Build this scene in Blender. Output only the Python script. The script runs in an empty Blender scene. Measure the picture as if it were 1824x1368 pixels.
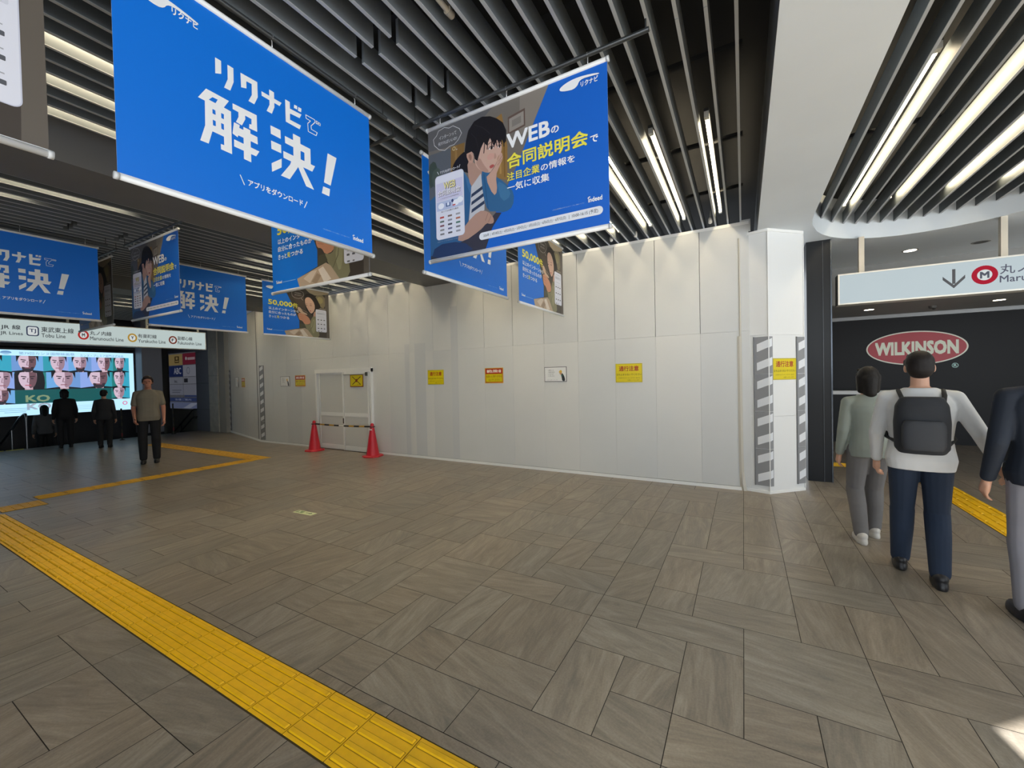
import bpy, bmesh, math, random
from mathutils import Vector, Matrix
from mathutils.geometry import tessellate_polygon
random.seed(7)
C = bpy.context.scene.collection
SC = bpy.context.scene

# ------------------------------------------------------------------ camera, sky, sun, exposure
YAW, PITCH, ROLL, FPX, CAMH = -0.5120910034, -0.0160263862, -0.0213191485, 733.99726, 1.58
_f = Vector((math.sin(YAW)*math.cos(PITCH), math.cos(YAW)*math.cos(PITCH), math.sin(PITCH)))
_r = Vector((math.cos(YAW), -math.sin(YAW), 0)); _u = _r.cross(_f)
_c, _s = math.cos(ROLL), math.sin(ROLL)
_r, _u = _c*_r + _s*_u, -_s*_r + _c*_u
cam = bpy.data.cameras.new('camera'); camo = bpy.data.objects.new('camera', cam); C.objects.link(camo)
cam.sensor_fit = 'HORIZONTAL'; cam.sensor_width = 36.0; cam.lens = FPX/1824*36.0
cam.clip_start = 0.02; cam.clip_end = 300
M = Matrix((_r, _u, -_f)).transposed().to_4x4(); M.translation = (0, 0, CAMH)
camo.matrix_world = M
SC.camera = camo

W = bpy.data.worlds.new('sky'); SC.world = W; W.use_nodes = True
bg = W.node_tree.nodes['Background']; bg.inputs[0].default_value = (0.86, 0.93, 1.0, 1); bg.inputs[1].default_value = 2.5
sun = bpy.data.lights.new('sun', 'SUN'); sun.energy = 16.0; sun.angle = 0.01; sun.color = (1, .98, .95)
suno = bpy.data.objects.new('sun', sun); C.objects.link(suno)
SUN_FROM = Vector((.5, -.87, 1.0)).normalized()
suno.rotation_euler = SUN_FROM.to_track_quat('Z', 'Y').to_euler()
SC.view_settings.view_transform = 'Standard'; SC.view_settings.look = 'None'
SC.view_settings.gamma = 1.0; SC.view_settings.use_curve_mapping = False
SC.view_settings.exposure = 0.15
SC.cycles.use_denoising = True
SC.cycles.max_bounces = 8
LED_STRENGTH = 36.0

# ------------------------------------------------------------------ materials
def lin(h):
    h = h.lstrip('#'); o = []
    for i in (0, 2, 4):
        c = int(h[i:i+2], 16)/255
        o.append(c/12.92 if c <= .04045 else ((c+.055)/1.055)**2.4)
    return (*o, 1)
_m = {}
def mat(h, rough=.6, metal=0.0, glow=0.0, spec=.5, name=None):
    k = (h, rough, metal, glow, spec)
    if k in _m: return _m[k]
    m = bpy.data.materials.new(name or 'paint_'+h.strip('#')); m.use_nodes = True
    b = m.node_tree.nodes['Principled BSDF']
    b.inputs['Base Color'].default_value = lin(h)
    b.inputs['Roughness'].default_value = rough; b.inputs['Metallic'].default_value = metal
    b.inputs['Specular IOR Level'].default_value = spec
    if glow:
        b.inputs['Emission Color'].default_value = lin(h); b.inputs['Emission Strength'].default_value = glow
        b.inputs['Base Color'].default_value = (.02, .02, .02, 1)
    _m[k] = m; return m
def noisy(name, h, amt=.06, scale=6, rough=.6, bump=0.0, bscale=60, metal=0, spec=.5):
    m = bpy.data.materials.new(name); m.use_nodes = True; nt = m.node_tree; N = nt.nodes; L = nt.links
    b = N['Principled BSDF']; b.inputs['Roughness'].default_value = rough; b.inputs['Metallic'].default_value = metal
    b.inputs['Specular IOR Level'].default_value = spec
    tc = N.new('ShaderNodeTexCoord'); n = N.new('ShaderNodeTexNoise'); n.inputs['Scale'].default_value = scale
    n.inputs['Detail'].default_value = 6
    L.new(tc.outputs['Object'], n.inputs['Vector'])
    r = N.new('ShaderNodeValToRGB'); c = lin(h)
    r.color_ramp.elements[0].color = tuple(max(0, x*(1-amt*2)) for x in c[:3])+(1,)
    r.color_ramp.elements[1].color = tuple(min(1, x*(1+amt*2)) for x in c[:3])+(1,)
    r.color_ramp.elements[0].position = .25; r.color_ramp.elements[1].position = .75
    L.new(n.outputs['Fac'], r.inputs[0]); L.new(r.outputs[0], b.inputs['Base Color'])
    if bump:
        n2 = N.new('ShaderNodeTexNoise'); n2.inputs['Scale'].default_value = bscale; L.new(tc.outputs['Object'], n2.inputs['Vector'])
        bp = N.new('ShaderNodeBump'); bp.inputs['Strength'].default_value = bump; bp.inputs['Distance'].default_value = .004
        L.new(n2.outputs['Fac'], bp.inputs['Height']); L.new(bp.outputs[0], b.inputs['Normal'])
    return m

# ------------------------------------------------------------------ mesh helpers
def link(name, me, parent=None, loc=None):
    o = bpy.data.objects.new(name, me); C.objects.link(o)
    if parent is not None: o.parent = parent
    if loc is not None: o.location = loc
    return o
def tag(o, label, cat, group=None):
    o['label'] = label; o['category'] = cat
    if group: o['group'] = group
    return o
def struct(o): o['kind'] = 'structure'; return o
def empty(name, label, cat, loc=(0, 0, 0), rotz=0, group=None):
    o = bpy.data.objects.new(name, None); C.objects.link(o); o.location = loc; o.rotation_euler = (0, 0, rotz)
    o.empty_display_size = .1
    return tag(o, label, cat, group)
class MB:
    """collects shapes of one part"""
    def __init__(s): s.v = []; s.f = []; s.mi = []; s.mats = []; s.sm = []
    def m(s, mt):
        if mt not in s.mats: s.mats.append(mt)
        return s.mats.index(mt)
    def add(s, vs, fs, mt, smooth=False):
        b = len(s.v); i = s.m(mt); s.v += [tuple(v) for v in vs]
        for f in fs: s.f.append(tuple(b+k for k in f)); s.mi.append(i); s.sm.append(smooth)
    def box(s, x0, y0, z0, x1, y1, z1, mt):
        v = [(x0,y0,z0),(x1,y0,z0),(x1,y1,z0),(x0,y1,z0),(x0,y0,z1),(x1,y0,z1),(x1,y1,z1),(x0,y1,z1)]
        s.add(v, [(0,3,2,1),(4,5,6,7),(0,1,5,4),(1,2,6,5),(2,3,7,6),(3,0,4,7)], mt)
    def obox(s, c, ax, ay, az, mt):
        c, ax, ay, az = map(Vector, (c, ax, ay, az)); v = []
        for k in (-1, 1):
            for i, j in ((-1,-1),(1,-1),(1,1),(-1,1)): v.append(c+ax*i+ay*j+az*k)
        s.add(v, [(0,3,2,1),(4,5,6,7),(0,1,5,4),(1,2,6,5),(2,3,7,6),(3,0,4,7)], mt)
    def tube(s, pts, r, mt, n=12, caps=True):
        pts = [Vector(p) for p in pts]; rr = r if isinstance(r, (list, tuple)) else [r]*len(pts)
        vs = []; fs = []; up = None
        for i, p in enumerate(pts):
            t = (pts[min(i+1, len(pts)-1)]-pts[max(i-1, 0)]).normalized()
            if up is None: up = Vector((0,0,1)) if abs(t.z) < .9 else Vector((1,0,0))
            a = t.cross(up).normalized(); b = a.cross(t); up = b
            for k in range(n):
                q = 2*math.pi*k/n; vs.append(p+a*math.cos(q)*rr[i]+b*math.sin(q)*rr[i])
        for i in range(len(pts)-1):
            for k in range(n): fs.append((i*n+k, i*n+(k+1)%n, (i+1)*n+(k+1)%n, (i+1)*n+k))
        if caps: fs += [tuple(range(n))[::-1], tuple(range((len(pts)-1)*n, len(pts)*n))]
        s.add(vs, fs, mt, True)
    def lathe(s, prof, c, mt, n=28, sx=1, sy=1):
        vs = []; fs = []
        for r, z in prof:
            for k in range(n):
                q = 2*math.pi*k/n; vs.append((c[0]+r*sx*math.cos(q), c[1]+r*sy*math.sin(q), c[2]+z))
        for i in range(len(prof)-1):
            for k in range(n): fs.append((i*n+k, i*n+(k+1)%n, (i+1)*n+(k+1)%n, (i+1)*n+k))
        fs += [tuple(range(n))[::-1], tuple(range((len(prof)-1)*n, len(prof)*n))]
        s.add(vs, fs, mt, True)
    def mesh(s, name):
        me = bpy.data.meshes.new(name); me.from_pydata(s.v, [], s.f)
        for m_ in s.mats: me.materials.append(m_)
        me.polygons.foreach_set('material_index', s.mi); me.polygons.foreach_set('use_smooth', s.sm)
        me.update(); return me
    def build(s, name, parent=None, loc=None):
        me = s.mesh(name)
        if any(s.sm):
            try: me.set_sharp_from_angle(angle=math.radians(50))
            except Exception: pass
        return link(name, me, parent, loc)

# ------------------------------------------------------------------ flat print artwork (signs, posters, banners)
_tx = {}
def text_geo(t, bold):
    k = (t, bold)
    if k in _tx: return _tx[k]
    cu = bpy.data.curves.new('lettering', 'FONT'); cu.body = t; cu.size = 1.0; cu.resolution_u = 2; cu.offset = bold
    cu.dimensions = '2D'; cu.fill_mode = 'FRONT'
    o = bpy.data.objects.new('lettering', cu); C.objects.link(o)
    dg = bpy.context.evaluated_depsgraph_get(); me = bpy.data.meshes.new_from_object(o.evaluated_get(dg))
    v = [(p.co.x, p.co.y) for p in me.vertices]; f = [tuple(p.vertices) for p in me.polygons]
    C.objects.unlink(o); bpy.data.objects.remove(o); bpy.data.curves.remove(cu); bpy.data.meshes.remove(me)
    if not v: v = [(0, 0), (1, 0), (1, 1)]; f = [(0, 1, 2)]
    x0 = min(p[0] for p in v); x1 = max(p[0] for p in v); y0 = min(p[1] for p in v); y1 = max(p[1] for p in v)
    _tx[k] = (v, f, x0, y0, max(x1-x0, 1e-4), max(y1-y0, 1e-4)); return _tx[k]
class Art:
    def __init__(s, w, h, base, rough=.5, glow=0.0, back=None):
        s.w, s.h, s.base, s.rough, s.glow, s.back = w, h, base, rough, glow, back or base; s.e = []; s.fine = True; s.outline = None; s.win = (0, 0, w, h)
    def clip(s, p):
        for ax, lim, sg in ((0, s.win[0], 1), (0, s.win[2], -1), (1, s.win[1], 1), (1, s.win[3], -1)):
            o = []
            for i in range(len(p)):
                a, b = p[i-1], p[i]; ia = (a[ax]-lim)*sg >= 0; ib = (b[ax]-lim)*sg >= 0
                if ia != ib:
                    t = (lim-a[ax])/(b[ax]-a[ax]); o.append((a[0]+(b[0]-a[0])*t, a[1]+(b[1]-a[1])*t))
                if ib: o.append(b)
            p = o
            if not p: return p
        return p
    def poly(s, pts, c, smooth=0):
        p = [tuple(q) for q in pts]
        for _ in range(smooth):
            o = []
            for i in range(len(p)):
                a, b = p[i], p[(i+1) % len(p)]
                o += [(a[0]*.75+b[0]*.25, a[1]*.75+b[1]*.25), (a[0]*.25+b[0]*.75, a[1]*.25+b[1]*.75)]
            p = o
        p = s.clip(p)
        if len(p) < 3: return
        f = tessellate_polygon([[Vector((x, y, 0)) for x, y in p]])
        s.e.append((p, [tuple(t) for t in f], c))
    def rect(s, x0, y0, x1, y1, c): s.poly([(x0,y0),(x1,y0),(x1,y1),(x0,y1)], c)
    def ell(s, x, y, rx, ry, c, n=32): s.poly([(x+rx*math.cos(2*math.pi*i/n), y+ry*math.sin(2*math.pi*i/n)) for i in range(n)], c)
    def ring(s, x, y, rx, ry, w, c): s.stroke([(x+rx*math.cos(2*math.pi*i/32), y+ry*math.sin(2*math.pi*i/32)) for i in range(32)], w, c, True)
    def rrect(s, x0, y0, x1, y1, r, c):
        p = []
        for cx, cy, a0 in ((x1-r, y1-r, 0), (x0+r, y1-r, 90), (x0+r, y0+r, 180), (x1-r, y0+r, 270)):
            for k in range(7):
                a = math.radians(a0+15*k); p.append((cx+r*math.cos(a), cy+r*math.sin(a)))
        s.poly(p, c)
    def stroke(s, pts, w, c, closed=False):
        pts = [Vector(p) for p in pts]; n = len(pts); vs = []; fs = []
        for i in range(n if closed else n-1):
            a, b = pts[i], pts[(i+1) % n]; d = (b-a)
            if d.length < 1e-6: continue
            d.normalize(); q = Vector((-d.y, d.x))*w/2; e = d*w*.3; k = len(vs)
            vs += [tuple(a-e-q), tuple(b+e-q), tuple(b+e+q), tuple(a-e+q)]; fs.append((k, k+1, k+2, k+3))
        s.e.append((vs, fs, c))
    def text(s, t, x0, y0, x1, y1, c, bold=.02):
        v, f, a, b, w, h = text_geo(t, 0); sx, sy = (x1-x0)/w, (y1-y0)/h
        s.strokes(v, f, a, b, x0, y0, sx, sy, c, bold)
    def strokes(s, v, f, a, b, x0, y0, sx, sy, c, bold):
        if s.fine and bold: sh = [(bold*math.cos(q), bold*math.sin(q)) for q in (.78, 2.36, 3.93, 5.5)]
        else: sh = [(0, 0)]
        for q, (dx, dy) in enumerate(sh):
            s.e.append(([(x0+(p[0]-a+dx)*sx, y0+(p[1]-b+dy)*sy) for p in v], f, c))
    def htext(s, t, x, y, h, c, bold=.02, width=None, cx=False):
        """text of height h for a full-height glyph, natural width unless given"""
        v, f, a, b, w, hh = text_geo(t, 0); sc = h/.88; k = (width/(w*sc)) if width else 1
        if cx: x = x-w*sc*k/2
        s.strokes(v, f, a, 0, x, y, sc*k, sc, c, bold)
    def build(s, name, origin, ux, n, parent=None, thick=.002, edge=None, uy=(0, 0, 1)):
        O, U, V, N = Vector(origin), Vector(ux).normalized(), Vector(uy), Vector(n).normalized(); mb = MB()
        P = lambda x, y, d: O+U*x+V*y+N*d
        bm_ = mat(s.base, s.rough, glow=s.glow); em = mat(edge or s.back, .6)
        if s.outline:
            n_ = len(s.outline); vs = [P(x, y, d) for d in (0, -thick) for x, y in s.outline]
            mb.add(vs, [tuple(range(n_))], bm_); mb.add(vs, [tuple(range(n_, 2*n_))[::-1]]+[(n_+i, n_+(i+1) % n_, (i+1) % n_, i) for i in range(n_)], em)
        else:
            vs = [P(x, y, d) for d in (0, -thick) for x, y in ((0,0),(s.w,0),(s.w,s.h),(0,s.h))]
            mb.add(vs, [(0,1,2,3)], bm_); mb.add(vs, [(7,6,5,4),(0,4,5,1),(1,5,6,2),(2,6,7,3),(3,7,4,0)], em)
        for k, (p, f, c) in enumerate(s.e):
            g = s.glow
            mb.add([P(x, y, .0005+.00003*k) for x, y in p], [t if area2(p, t) > 0 else t[::-1] for t in f], mat(c, s.rough, glow=g))
        return mb.build(name, parent)
def area2(p, t):
    a = 0
    for i in range(len(t)):
        x0, y0 = p[t[i-1]][:2]; x1, y1 = p[t[i]][:2]; a += x0*y1-x1*y0
    return a

# ------------------------------------------------------------------ floor of stone tiles
U0 = .2925; FX, FY = -.0155, 1.708
def floor_mat():
    m = bpy.data.materials.new('stone_tile'); m.use_nodes = True; nt = m.node_tree; N = nt.nodes; L = nt.links
    b = N['Principled BSDF']
    at = N.new('ShaderNodeAttribute'); at.attribute_name = 'tile'        # xyz: place within the slab, turned and shifted per slab
    to = N.new('ShaderNodeAttribute'); to.attribute_name = 'tone'
    mp = N.new('ShaderNodeMapping'); mp.inputs['Scale'].default_value = (1.3, 7.0, 1.0); L.new(at.outputs['Vector'], mp.inputs['Vector'])
    n1 = N.new('ShaderNodeTexNoise'); n1.inputs['Scale'].default_value = 1.6; n1.inputs['Detail'].default_value = 9; n1.inputs['Roughness'].default_value = .62; n1.inputs['Distortion'].default_value = 1.1
    L.new(mp.outputs[0], n1.inputs['Vector'])
    n2 = N.new('ShaderNodeTexNoise'); n2.inputs['Scale'].default_value = 90; n2.inputs['Detail'].default_value = 3; L.new(at.outputs['Vector'], n2.inputs['Vector'])
    r = N.new('ShaderNodeValToRGB'); e = r.color_ramp.elements
    e[0].position = .25; e[0].color = lin('#6f6a61'); e[1].position = .74; e[1].color = lin('#9c9487')
    k = r.color_ramp.elements.new(.5); k.color = lin('#887f72')
    L.new(n1.outputs['Fac'], r.inputs[0])
    mx = N.new('ShaderNodeMix'); mx.data_type = 'RGBA'; mx.blend_type = 'MULTIPLY'; mx.inputs[0].default_value = 1
    L.new(r.outputs[0], mx.inputs[6]); L.new(to.outputs['Color'], mx.inputs[7])
    mx2 = N.new('ShaderNodeMix'); mx2.data_type = 'RGBA'; mx2.blend_type = 'OVERLAY'; mx2.inputs[0].default_value = .22
    L.new(mx.outputs[2], mx2.inputs[6]); L.new(n2.outputs['Fac'], mx2.inputs[7])
    L.new(mx2.outputs[2], b.inputs['Base Color'])
    mp3 = N.new('ShaderNodeMapping'); mp3.inputs['Scale'].default_value = (2.2, 26.0, 1.0); L.new(at.outputs['Vector'], mp3.inputs['Vector'])
    n3 = N.new('ShaderNodeTexNoise'); n3.inputs['Scale'].default_value = 2.4; n3.inputs['Detail'].default_value = 8; n3.inputs['Roughness'].default_value = .7; n3.inputs['Distortion'].default_value = .8
    L.new(mp3.outputs[0], n3.inputs['Vector'])
    r3 = N.new('ShaderNodeValToRGB'); r3.color_ramp.elements[0].position = .34; r3.color_ramp.elements[0].color = (.86, .86, .86, 1); r3.color_ramp.elements[1].position = .70; r3.color_ramp.elements[1].color = (1.11, 1.10, 1.09, 1)
    L.new(n3.outputs['Fac'], r3.inputs[0])
    mx3 = N.new('ShaderNodeMix'); mx3.data_type = 'RGBA'; mx3.blend_type = 'MULTIPLY'; mx3.inputs[0].default_value = 1
    L.new(mx2.outputs[2], mx3.inputs[6]); L.new(r3.outputs[0], mx3.inputs[7]); L.new(mx3.outputs[2], b.inputs['Base Color'])
    rr = N.new('ShaderNodeMapRange'); rr.inputs[3].default_value = .25; rr.inputs[4].default_value = .40
    L.new(n1.outputs['Fac'], rr.inputs[0]); L.new(rr.outputs[0], b.inputs['Roughness'])
    bp = N.new('ShaderNodeBump'); bp.inputs['Strength'].default_value = .25; bp.inputs['Distance'].default_value = .002
    L.new(n1.outputs['Fac'], bp.inputs['Height']); L.new(bp.outputs[0], b.inputs['Normal'])
    b.inputs['Specular IOR Level'].default_value = .5
    return m
TILE = floor_mat(); GROUT = mat('#2e2b27', .9)
I0, I1, J0, J1 = -56, 26, -28, 40
known = [(-3,0,1,2),(-3,2,2,1),(-2,1,1,1),(-2,0,1,1),(-1,1,1,2),(-1,0,2,1),(0,1,1,1),(1,0,1,2),(0,2,2,2),(2,1,1,2),(3,1,1,2),(2,3,2,1),
 (-2,3,2,1),(-3,3,1,1),(-2,4,1,1),(-2,5,1,2),(-1,4,2,1),(-1,5,2,2),(1,4,1,2),(1,6,2,1),(2,4,1,2),(1,7,1,1),(1,8,1,2),(-2,7,2,1),(0,7,1,1),(3,4,1,3),
 (-5,0,2,1),(-5,1,2,2),(-6,0,1,1),(-6,1,1,2),(-6,3,2,1),(-4,3,1,1),(-5,4,2,1),(-5,5,1,2),(-4,5,1,1),(-3,4,1,2),(-6,4,1,2),(-6,6,1,1),
 (-7,0,1,2),(-8,1,1,1),(-8,2,2,2),(-9,0,2,1),(-9,1,1,2),(-10,1,1,1),(-10,2,1,2),(-7,-1,1,1),(-6,-1,2,1),(-4,-1,3,1),(4,3,1,2),(4,5,1,3),(3,7,2,1),(2,7,1,3),
 (0,9,1,3),(-1,8,1,3),(-2,8,1,3),(-3,6,1,3),(-1,12,1,3),(0,8,1,1),(0,12,1,1),(1,12,1,3),(1,10,1,2),(2,10,1,2),(3,9,1,2),(3,11,2,1),(4,8,2,1)]
occ = {}; tiles = []
def put(t):
    i, j, w, h = t
    cells = [(a, b_) for a in range(i, i+w) for b_ in range(j, j+h)]
    if any(c in occ or not (I0 <= c[0] < I1 and J0 <= c[1] < J1) for c in cells): return False
    for c in cells: occ[c] = t
    tiles.append(t); return True
for t in known: put(t)
rf = random.Random(3)
for j in range(J0, J1):
    for i in range(I0, I1):
        if (i, j) in occ: continue
        ch = [(2,1)]*4+[(1,2)]*5+[(2,2)]*3+[(1,1)]*2+[(1,3)]*2; rf.shuffle(ch)
        for w, h in ch+[(1, 1)]:
            if put((i, j, w, h)): break
def floor_build():
    vs = []; fs = []; att = []; ton = []; g = .0019
    for i, j, w, h in tiles:
        x0, y0 = FX+i*U0, FY+j*U0; x1, y1 = x0+w*U0, y0+h*U0
        if x1 < -16.2: continue
        x0 = max(x0, -16.2)
        k = len(vs); ox, oy = rf.uniform(-90, 90), rf.uniform(-90, 90)
        a = rf.gauss(0, .22) + (math.pi/2 if (h > w or (w == h and rf.random() < .35)) else 0)
        cx, cy = (x0+x1)/2, (y0+y1)/2; ca, sa = math.cos(a), math.sin(a); t = rf.uniform(.88, 1.05); wr = rf.uniform(-.03, .03)
        for x, y in ((x0+g, y0+g), (x1-g, y0+g), (x1-g, y1-g), (x0+g, y1-g)):
            vs.append((x, y, 0)); dx, dy = x-cx, y-cy
            att.append((ca*dx+sa*dy+ox, -sa*dx+ca*dy+oy, 0)); ton.append((t*(1+wr), t, t*(1-wr), 1))
        fs.append((k, k+1, k+2, k+3))
    me = bpy.data.meshes.new('floor')
    nt_ = len(fs); b = len(vs)
    X0, X1, Y0, Y1 = -16.2, FX+I1*U0, FY+J0*U0, FY+J1*U0
    vs += [(X0, Y0, -.003), (X1, Y0, -.003), (X1, Y1, -.003), (X0, Y1, -.003), (X0, Y0, -.2), (X1, Y0, -.2), (X1, Y1, -.2), (X0, Y1, -.2)]
    fs += [(b, b+1, b+2, b+3), (b+7, b+6, b+5, b+4), (b, b+4, b+5, b+1), (b+1, b+5, b+6, b+2), (b+2, b+6, b+7, b+3), (b+3, b+7, b+4, b)]
    me.from_pydata(vs, [], fs); me.materials.append(TILE); me.materials.append(GROUT)
    for k in range(nt_, nt_+6): me.polygons[k].material_index = 1
    A = me.attributes.new('tile', 'FLOAT_VECTOR', 'POINT'); A.data.foreach_set('vector', [float(c) for p in att+[(0, 0, 0)]*8 for c in p])
    B = me.attributes.new('tone', 'FLOAT_COLOR', 'POINT'); B.data.foreach_set('color', [c for p in ton+[(1, 1, 1, 1)]*8 for c in p])
    me.update(); return struct(link('floor', me))
floor_build()
mb = MB(); PV = noisy('paving', '#d9dee2', .04, 1.5, .8)
gx1, gy0, gy1 = FX+I1*U0, FY+J0*U0, FY+J1*U0
mb.box(gx1, -45, -.25, 50, 45, -.02, PV); mb.box(-30, -45, -.25, gx1, gy0, -.02, PV)
struct(mb.build('ground'))  # unseen outdoor ground, added pale to bounce sunlight in under the roof

# ------------------------------------------------------------------ ceiling
SLAT = noisy('slat_paint', '#5d6367', .05, 3, .5); SLATB = noisy('slat_edge', '#a4a7a8', .04, 3, .45); BLACK = mat('#131415', .9); BEAM = noisy('beam_paint', '#6b6c6e', .03, 2, .55)
WHITEC = noisy('soffit_paint', '#d6dde2', .02, 1.2, .6); FASC = mat('#5b5d5d', .6); GREYC = noisy('lower_soffit_paint', '#8f8f8c', .03, 1.5, .6)
ZS = 3.62; SH = .155; ZB = 3.42
YN = -3.9
mb = MB(); RO = [(-20.5, YN), (3.44, YN), (2.655, -.42), (4.66, 1.45), (9.2, 5.7), (9.2, 12.4), (-20.5, 12.4)]  # unseen near and right edges shaped to let in only the sun patch
n_ = len(RO); mb.add([(x, y, 3.96) for x, y in RO]+[(x, y, 4.15) for x, y in RO], [tuple(range(n_))[::-1], tuple(range(n_, 2*n_))]+[(i, (i+1) % n_, n_+(i+1) % n_, n_+i) for i in range(n_)], BLACK)
struct(mb.build('ceiling'))
def slat(mb, x, y0, y1):
    mb.box(x-.02, y0, ZS+.005, x, y1, ZS+SH, SLAT); mb.box(x-.02, y0, ZS, x, y1, ZS+.005, SLATB)
def slat_field(name, xs, y0, yend, notch=(), joint=2.58, odd=()):
    mb = MB()
    for x in xs:
        ye = yend(x) if callable(yend) else yend
        cuts = [(joint-.0025, joint+.0025)]
        if any(abs(x-n) < .06 for n in notch): cuts = [(1.836, 1.893), (2.33, 2.386), (joint-.0025, joint+.0025)]
        if any(abs(x-n) < .06 for n in odd): cuts = [(4.05, 4.10)]
        y = y0
        for a, b_ in cuts:
            if a < ye: slat(mb, x, y, a); y = b_
        if y < ye: slat(mb, x, y, ye)
    # carrier rails over the slats
    x0, x1 = min(xs)-.03, max(xs)+.02
    for yy in (-1.5, .2, 1.86, 2.36, 3.2, 4.4, 5.6):
        mb.box(x0, yy, ZS+SH, x1, yy+.04, ZS+SH+.03, BLACK)
    return struct(mb.build(name))
F1 = [-.003-.15*k for k in range(31)]
slat_field('ceiling_slats', F1, YN, 7.0, notch=(-1.81, -1.96, -2.11))
F2 = [-5.49-.15*k for k in range(31)]
slat_field('ceiling_slats', F2, YN, 7.0, notch=(F2[12], F2[13], F2[14]))
F3 = [-10.9-.15*k for k in range(40)]
slat_field('ceiling_slats', F3, YN, 7.0)
mb = MB()
mb.box(-5.44, YN, 3.40, -4.78, 7.4, 3.96, BEAM); struct(mb.build('ceiling_beam'))
mb = MB(); mb.box(-10.83, YN, 3.40, -10.17, 7.4, 3.96, BEAM); struct(mb.build('ceiling_beam'))
# white soffit with a round-ended recess
rec = [(.745, YN+.01), (.745, 6.0), (.752, 6.2), (.775, 6.42), (.863, 6.753), (.95, 6.95), (1.069, 7.144), (1.23, 7.32), (1.43, 7.46), (1.65, 7.55), (1.882, 7.60), (2.107, 7.60), (2.418, 7.54), (2.677, 7.43), (2.907, 7.25), (3.2, 6.95), (3.6, 6.45), (3.7, 5.5), (3.75, 2.3), (3.3, .9), (2.35, -.2), (2.55, YN+.01)]
outer = [(.177, YN), (.177, 9.45), (9.0, 9.45), (9.0, 5.5), (4.66, 1.45), (2.655, -.42), (3.44, YN)]  # out-of-view corner notched like the roof so the sun reaches the floor
def ring_prism(name, outer, hole, z0, z1, mt, mi):
    loops = [[Vector((x, y, 0)) for x, y in outer], [Vector((x, y, 0)) for x, y in hole]]
    tri = tessellate_polygon(loops); allp = outer+hole; mb = MB()
    t2 = [t if area2(allp, t) < 0 else t[::-1] for t in tri]
    mb.add([(x, y, z0) for x, y in allp], t2, mt)
    mb.add([(x, y, z1) for x, y in allp], [t[::-1] for t in t2], mt)
    for lp, m_ in ((outer, mi), (hole, mt)):
        n = len(lp)
        mb.add([(x, y, z0) for x, y in lp]+[(x, y, z1) for x, y in lp], [(i, (i+1) % n, n+(i+1) % n, n+i) for i in range(n)], m_, lp is hole)
    return struct(mb.build(name))
ring_prism('ceiling_soffit', outer, rec, ZB, 3.955, WHITEC, FASC)
def rec_end(x):
    for (a, b_), (c, d) in zip(rec[5:], rec[6:]):
        if a <= x <= c and c > a: return b_+(d-b_)*(x-a)/(c-a)-.002
    return 6.9 if x > 1 else 6.6
mb = MB()
for k in range(18):
    x = .945+.15*k
    if x > 3.5: break
    ye = rec_end(x) if x > .95 else 6.9
    y0 = YN+.02 if x < 2.36 else (-.1 + (x-2.36)*1.3)
    slat(mb, x, y0, ye)
for yy in (-1.0, 1.2, 3.2, 5.0): mb.box(.75, yy, ZS+SH, 2.3 if yy < 1 else 3.0, yy+.04, ZS+SH+.03, BLACK)
struct(mb.build('ceiling_slats'))
# lower ceiling by the black shop wall
mb = MB(); mb.box(1.05, 9.45, 2.76, 9.0, 11.85, 3.42, GREYC); struct(mb.build('ceiling_lower'))

# ------------------------------------------------------------------ walls
HOARD = [noisy('hoarding_white', c, .012, 1.0, .42, spec=.45) for c in ('#cdcfcd', '#c8cac9', '#d0d1ce', '#c4c7c8')]
SEAM = mat('#6d6f70', .8); TRIMW = mat('#e9eae8', .4)
rp = random.Random(5); mb = MB()
edges = [.08-.598*i for i in range(0, 21)]
edges = [e for e in edges if e > -11.25]+[-11.3]
mb.box(-11.3, 6.325, 0, .08, 6.38, 3.56, SEAM)
for a, b_ in zip(edges[1:], edges[:-1]):
    mu, ml = HOARD[rp.choice((0, 0, 1, 2))], HOARD[rp.choice((0, 0, 1, 2))]
    gu = .0035 if a > -4.5 else .0015
    mb.box(a+gu, 6.3, 2.133, b_-gu, 6.33, 3.57, mu)
    mb.box(a+.0008, 6.299, .05, b_-.0008, 6.33, 2.131, ml)
for a, b_ in ((-4.86, -4.70), (-5.78, -5.50), (-6.05, -5.93)):
    mb.box(a, 6.2975, .05, b_, 6.3, 2.95 if a > -5 else 2.3, HOARD[3])
mb.box(-11.3, 6.297, 3.535, .08, 6.34, 3.575, TRIMW)
mb.box(-.02, 6.31, 3.44, .10, 6.33, 3.6, HOARD[1])
struct(mb.build('wall_front'))
mb = MB(); mb.box(-11.3, 6.285, 0, -8.86, 6.3, .045, TRIMW); mb.box(-6.98, 6.285, 0, -.03, 6.3, .045, TRIMW); struct(mb.build('baseboard_front'))
# angled glossy hoarding on the left
GLOSS = noisy('hoarding_gloss', '#dcdddb', .012, 1.0, .27, spec=.5)
A_, B_ = Vector((-11.3, 6.3, 0)), Vector((-14.45, 7.12, 0)); d = (B_-A_).normalized(); nrm = Vector((d.y, -d.x, 0)); nrm = nrm if nrm.y < 0 else -nrm
mb = MB(); Lw = (B_-A_).length; n_ = 6
for i in range(n_):
    c = A_+d*(Lw*(i+.5)/n_); mb.obox(c+Vector((0, 0, 1.79))-nrm*.015, d*(Lw/n_/2-.0015), nrm*.015, (0, 0, 1.74), GLOSS)
c = A_+d*Lw/2; mb.obox(c+Vector((0, 0, 1.78))-nrm*.045, d*Lw/2, nrm*.012, (0, 0, 1.78), SEAM)
struct(mb.build('wall_left'))
mb = MB(); mb.obox(c+Vector((0, 0, .025))+nrm*.006, d*Lw/2, nrm*.006, (0, 0, .025), TRIMW); struct(mb.build('baseboard_left'))
mb = MB()
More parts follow.
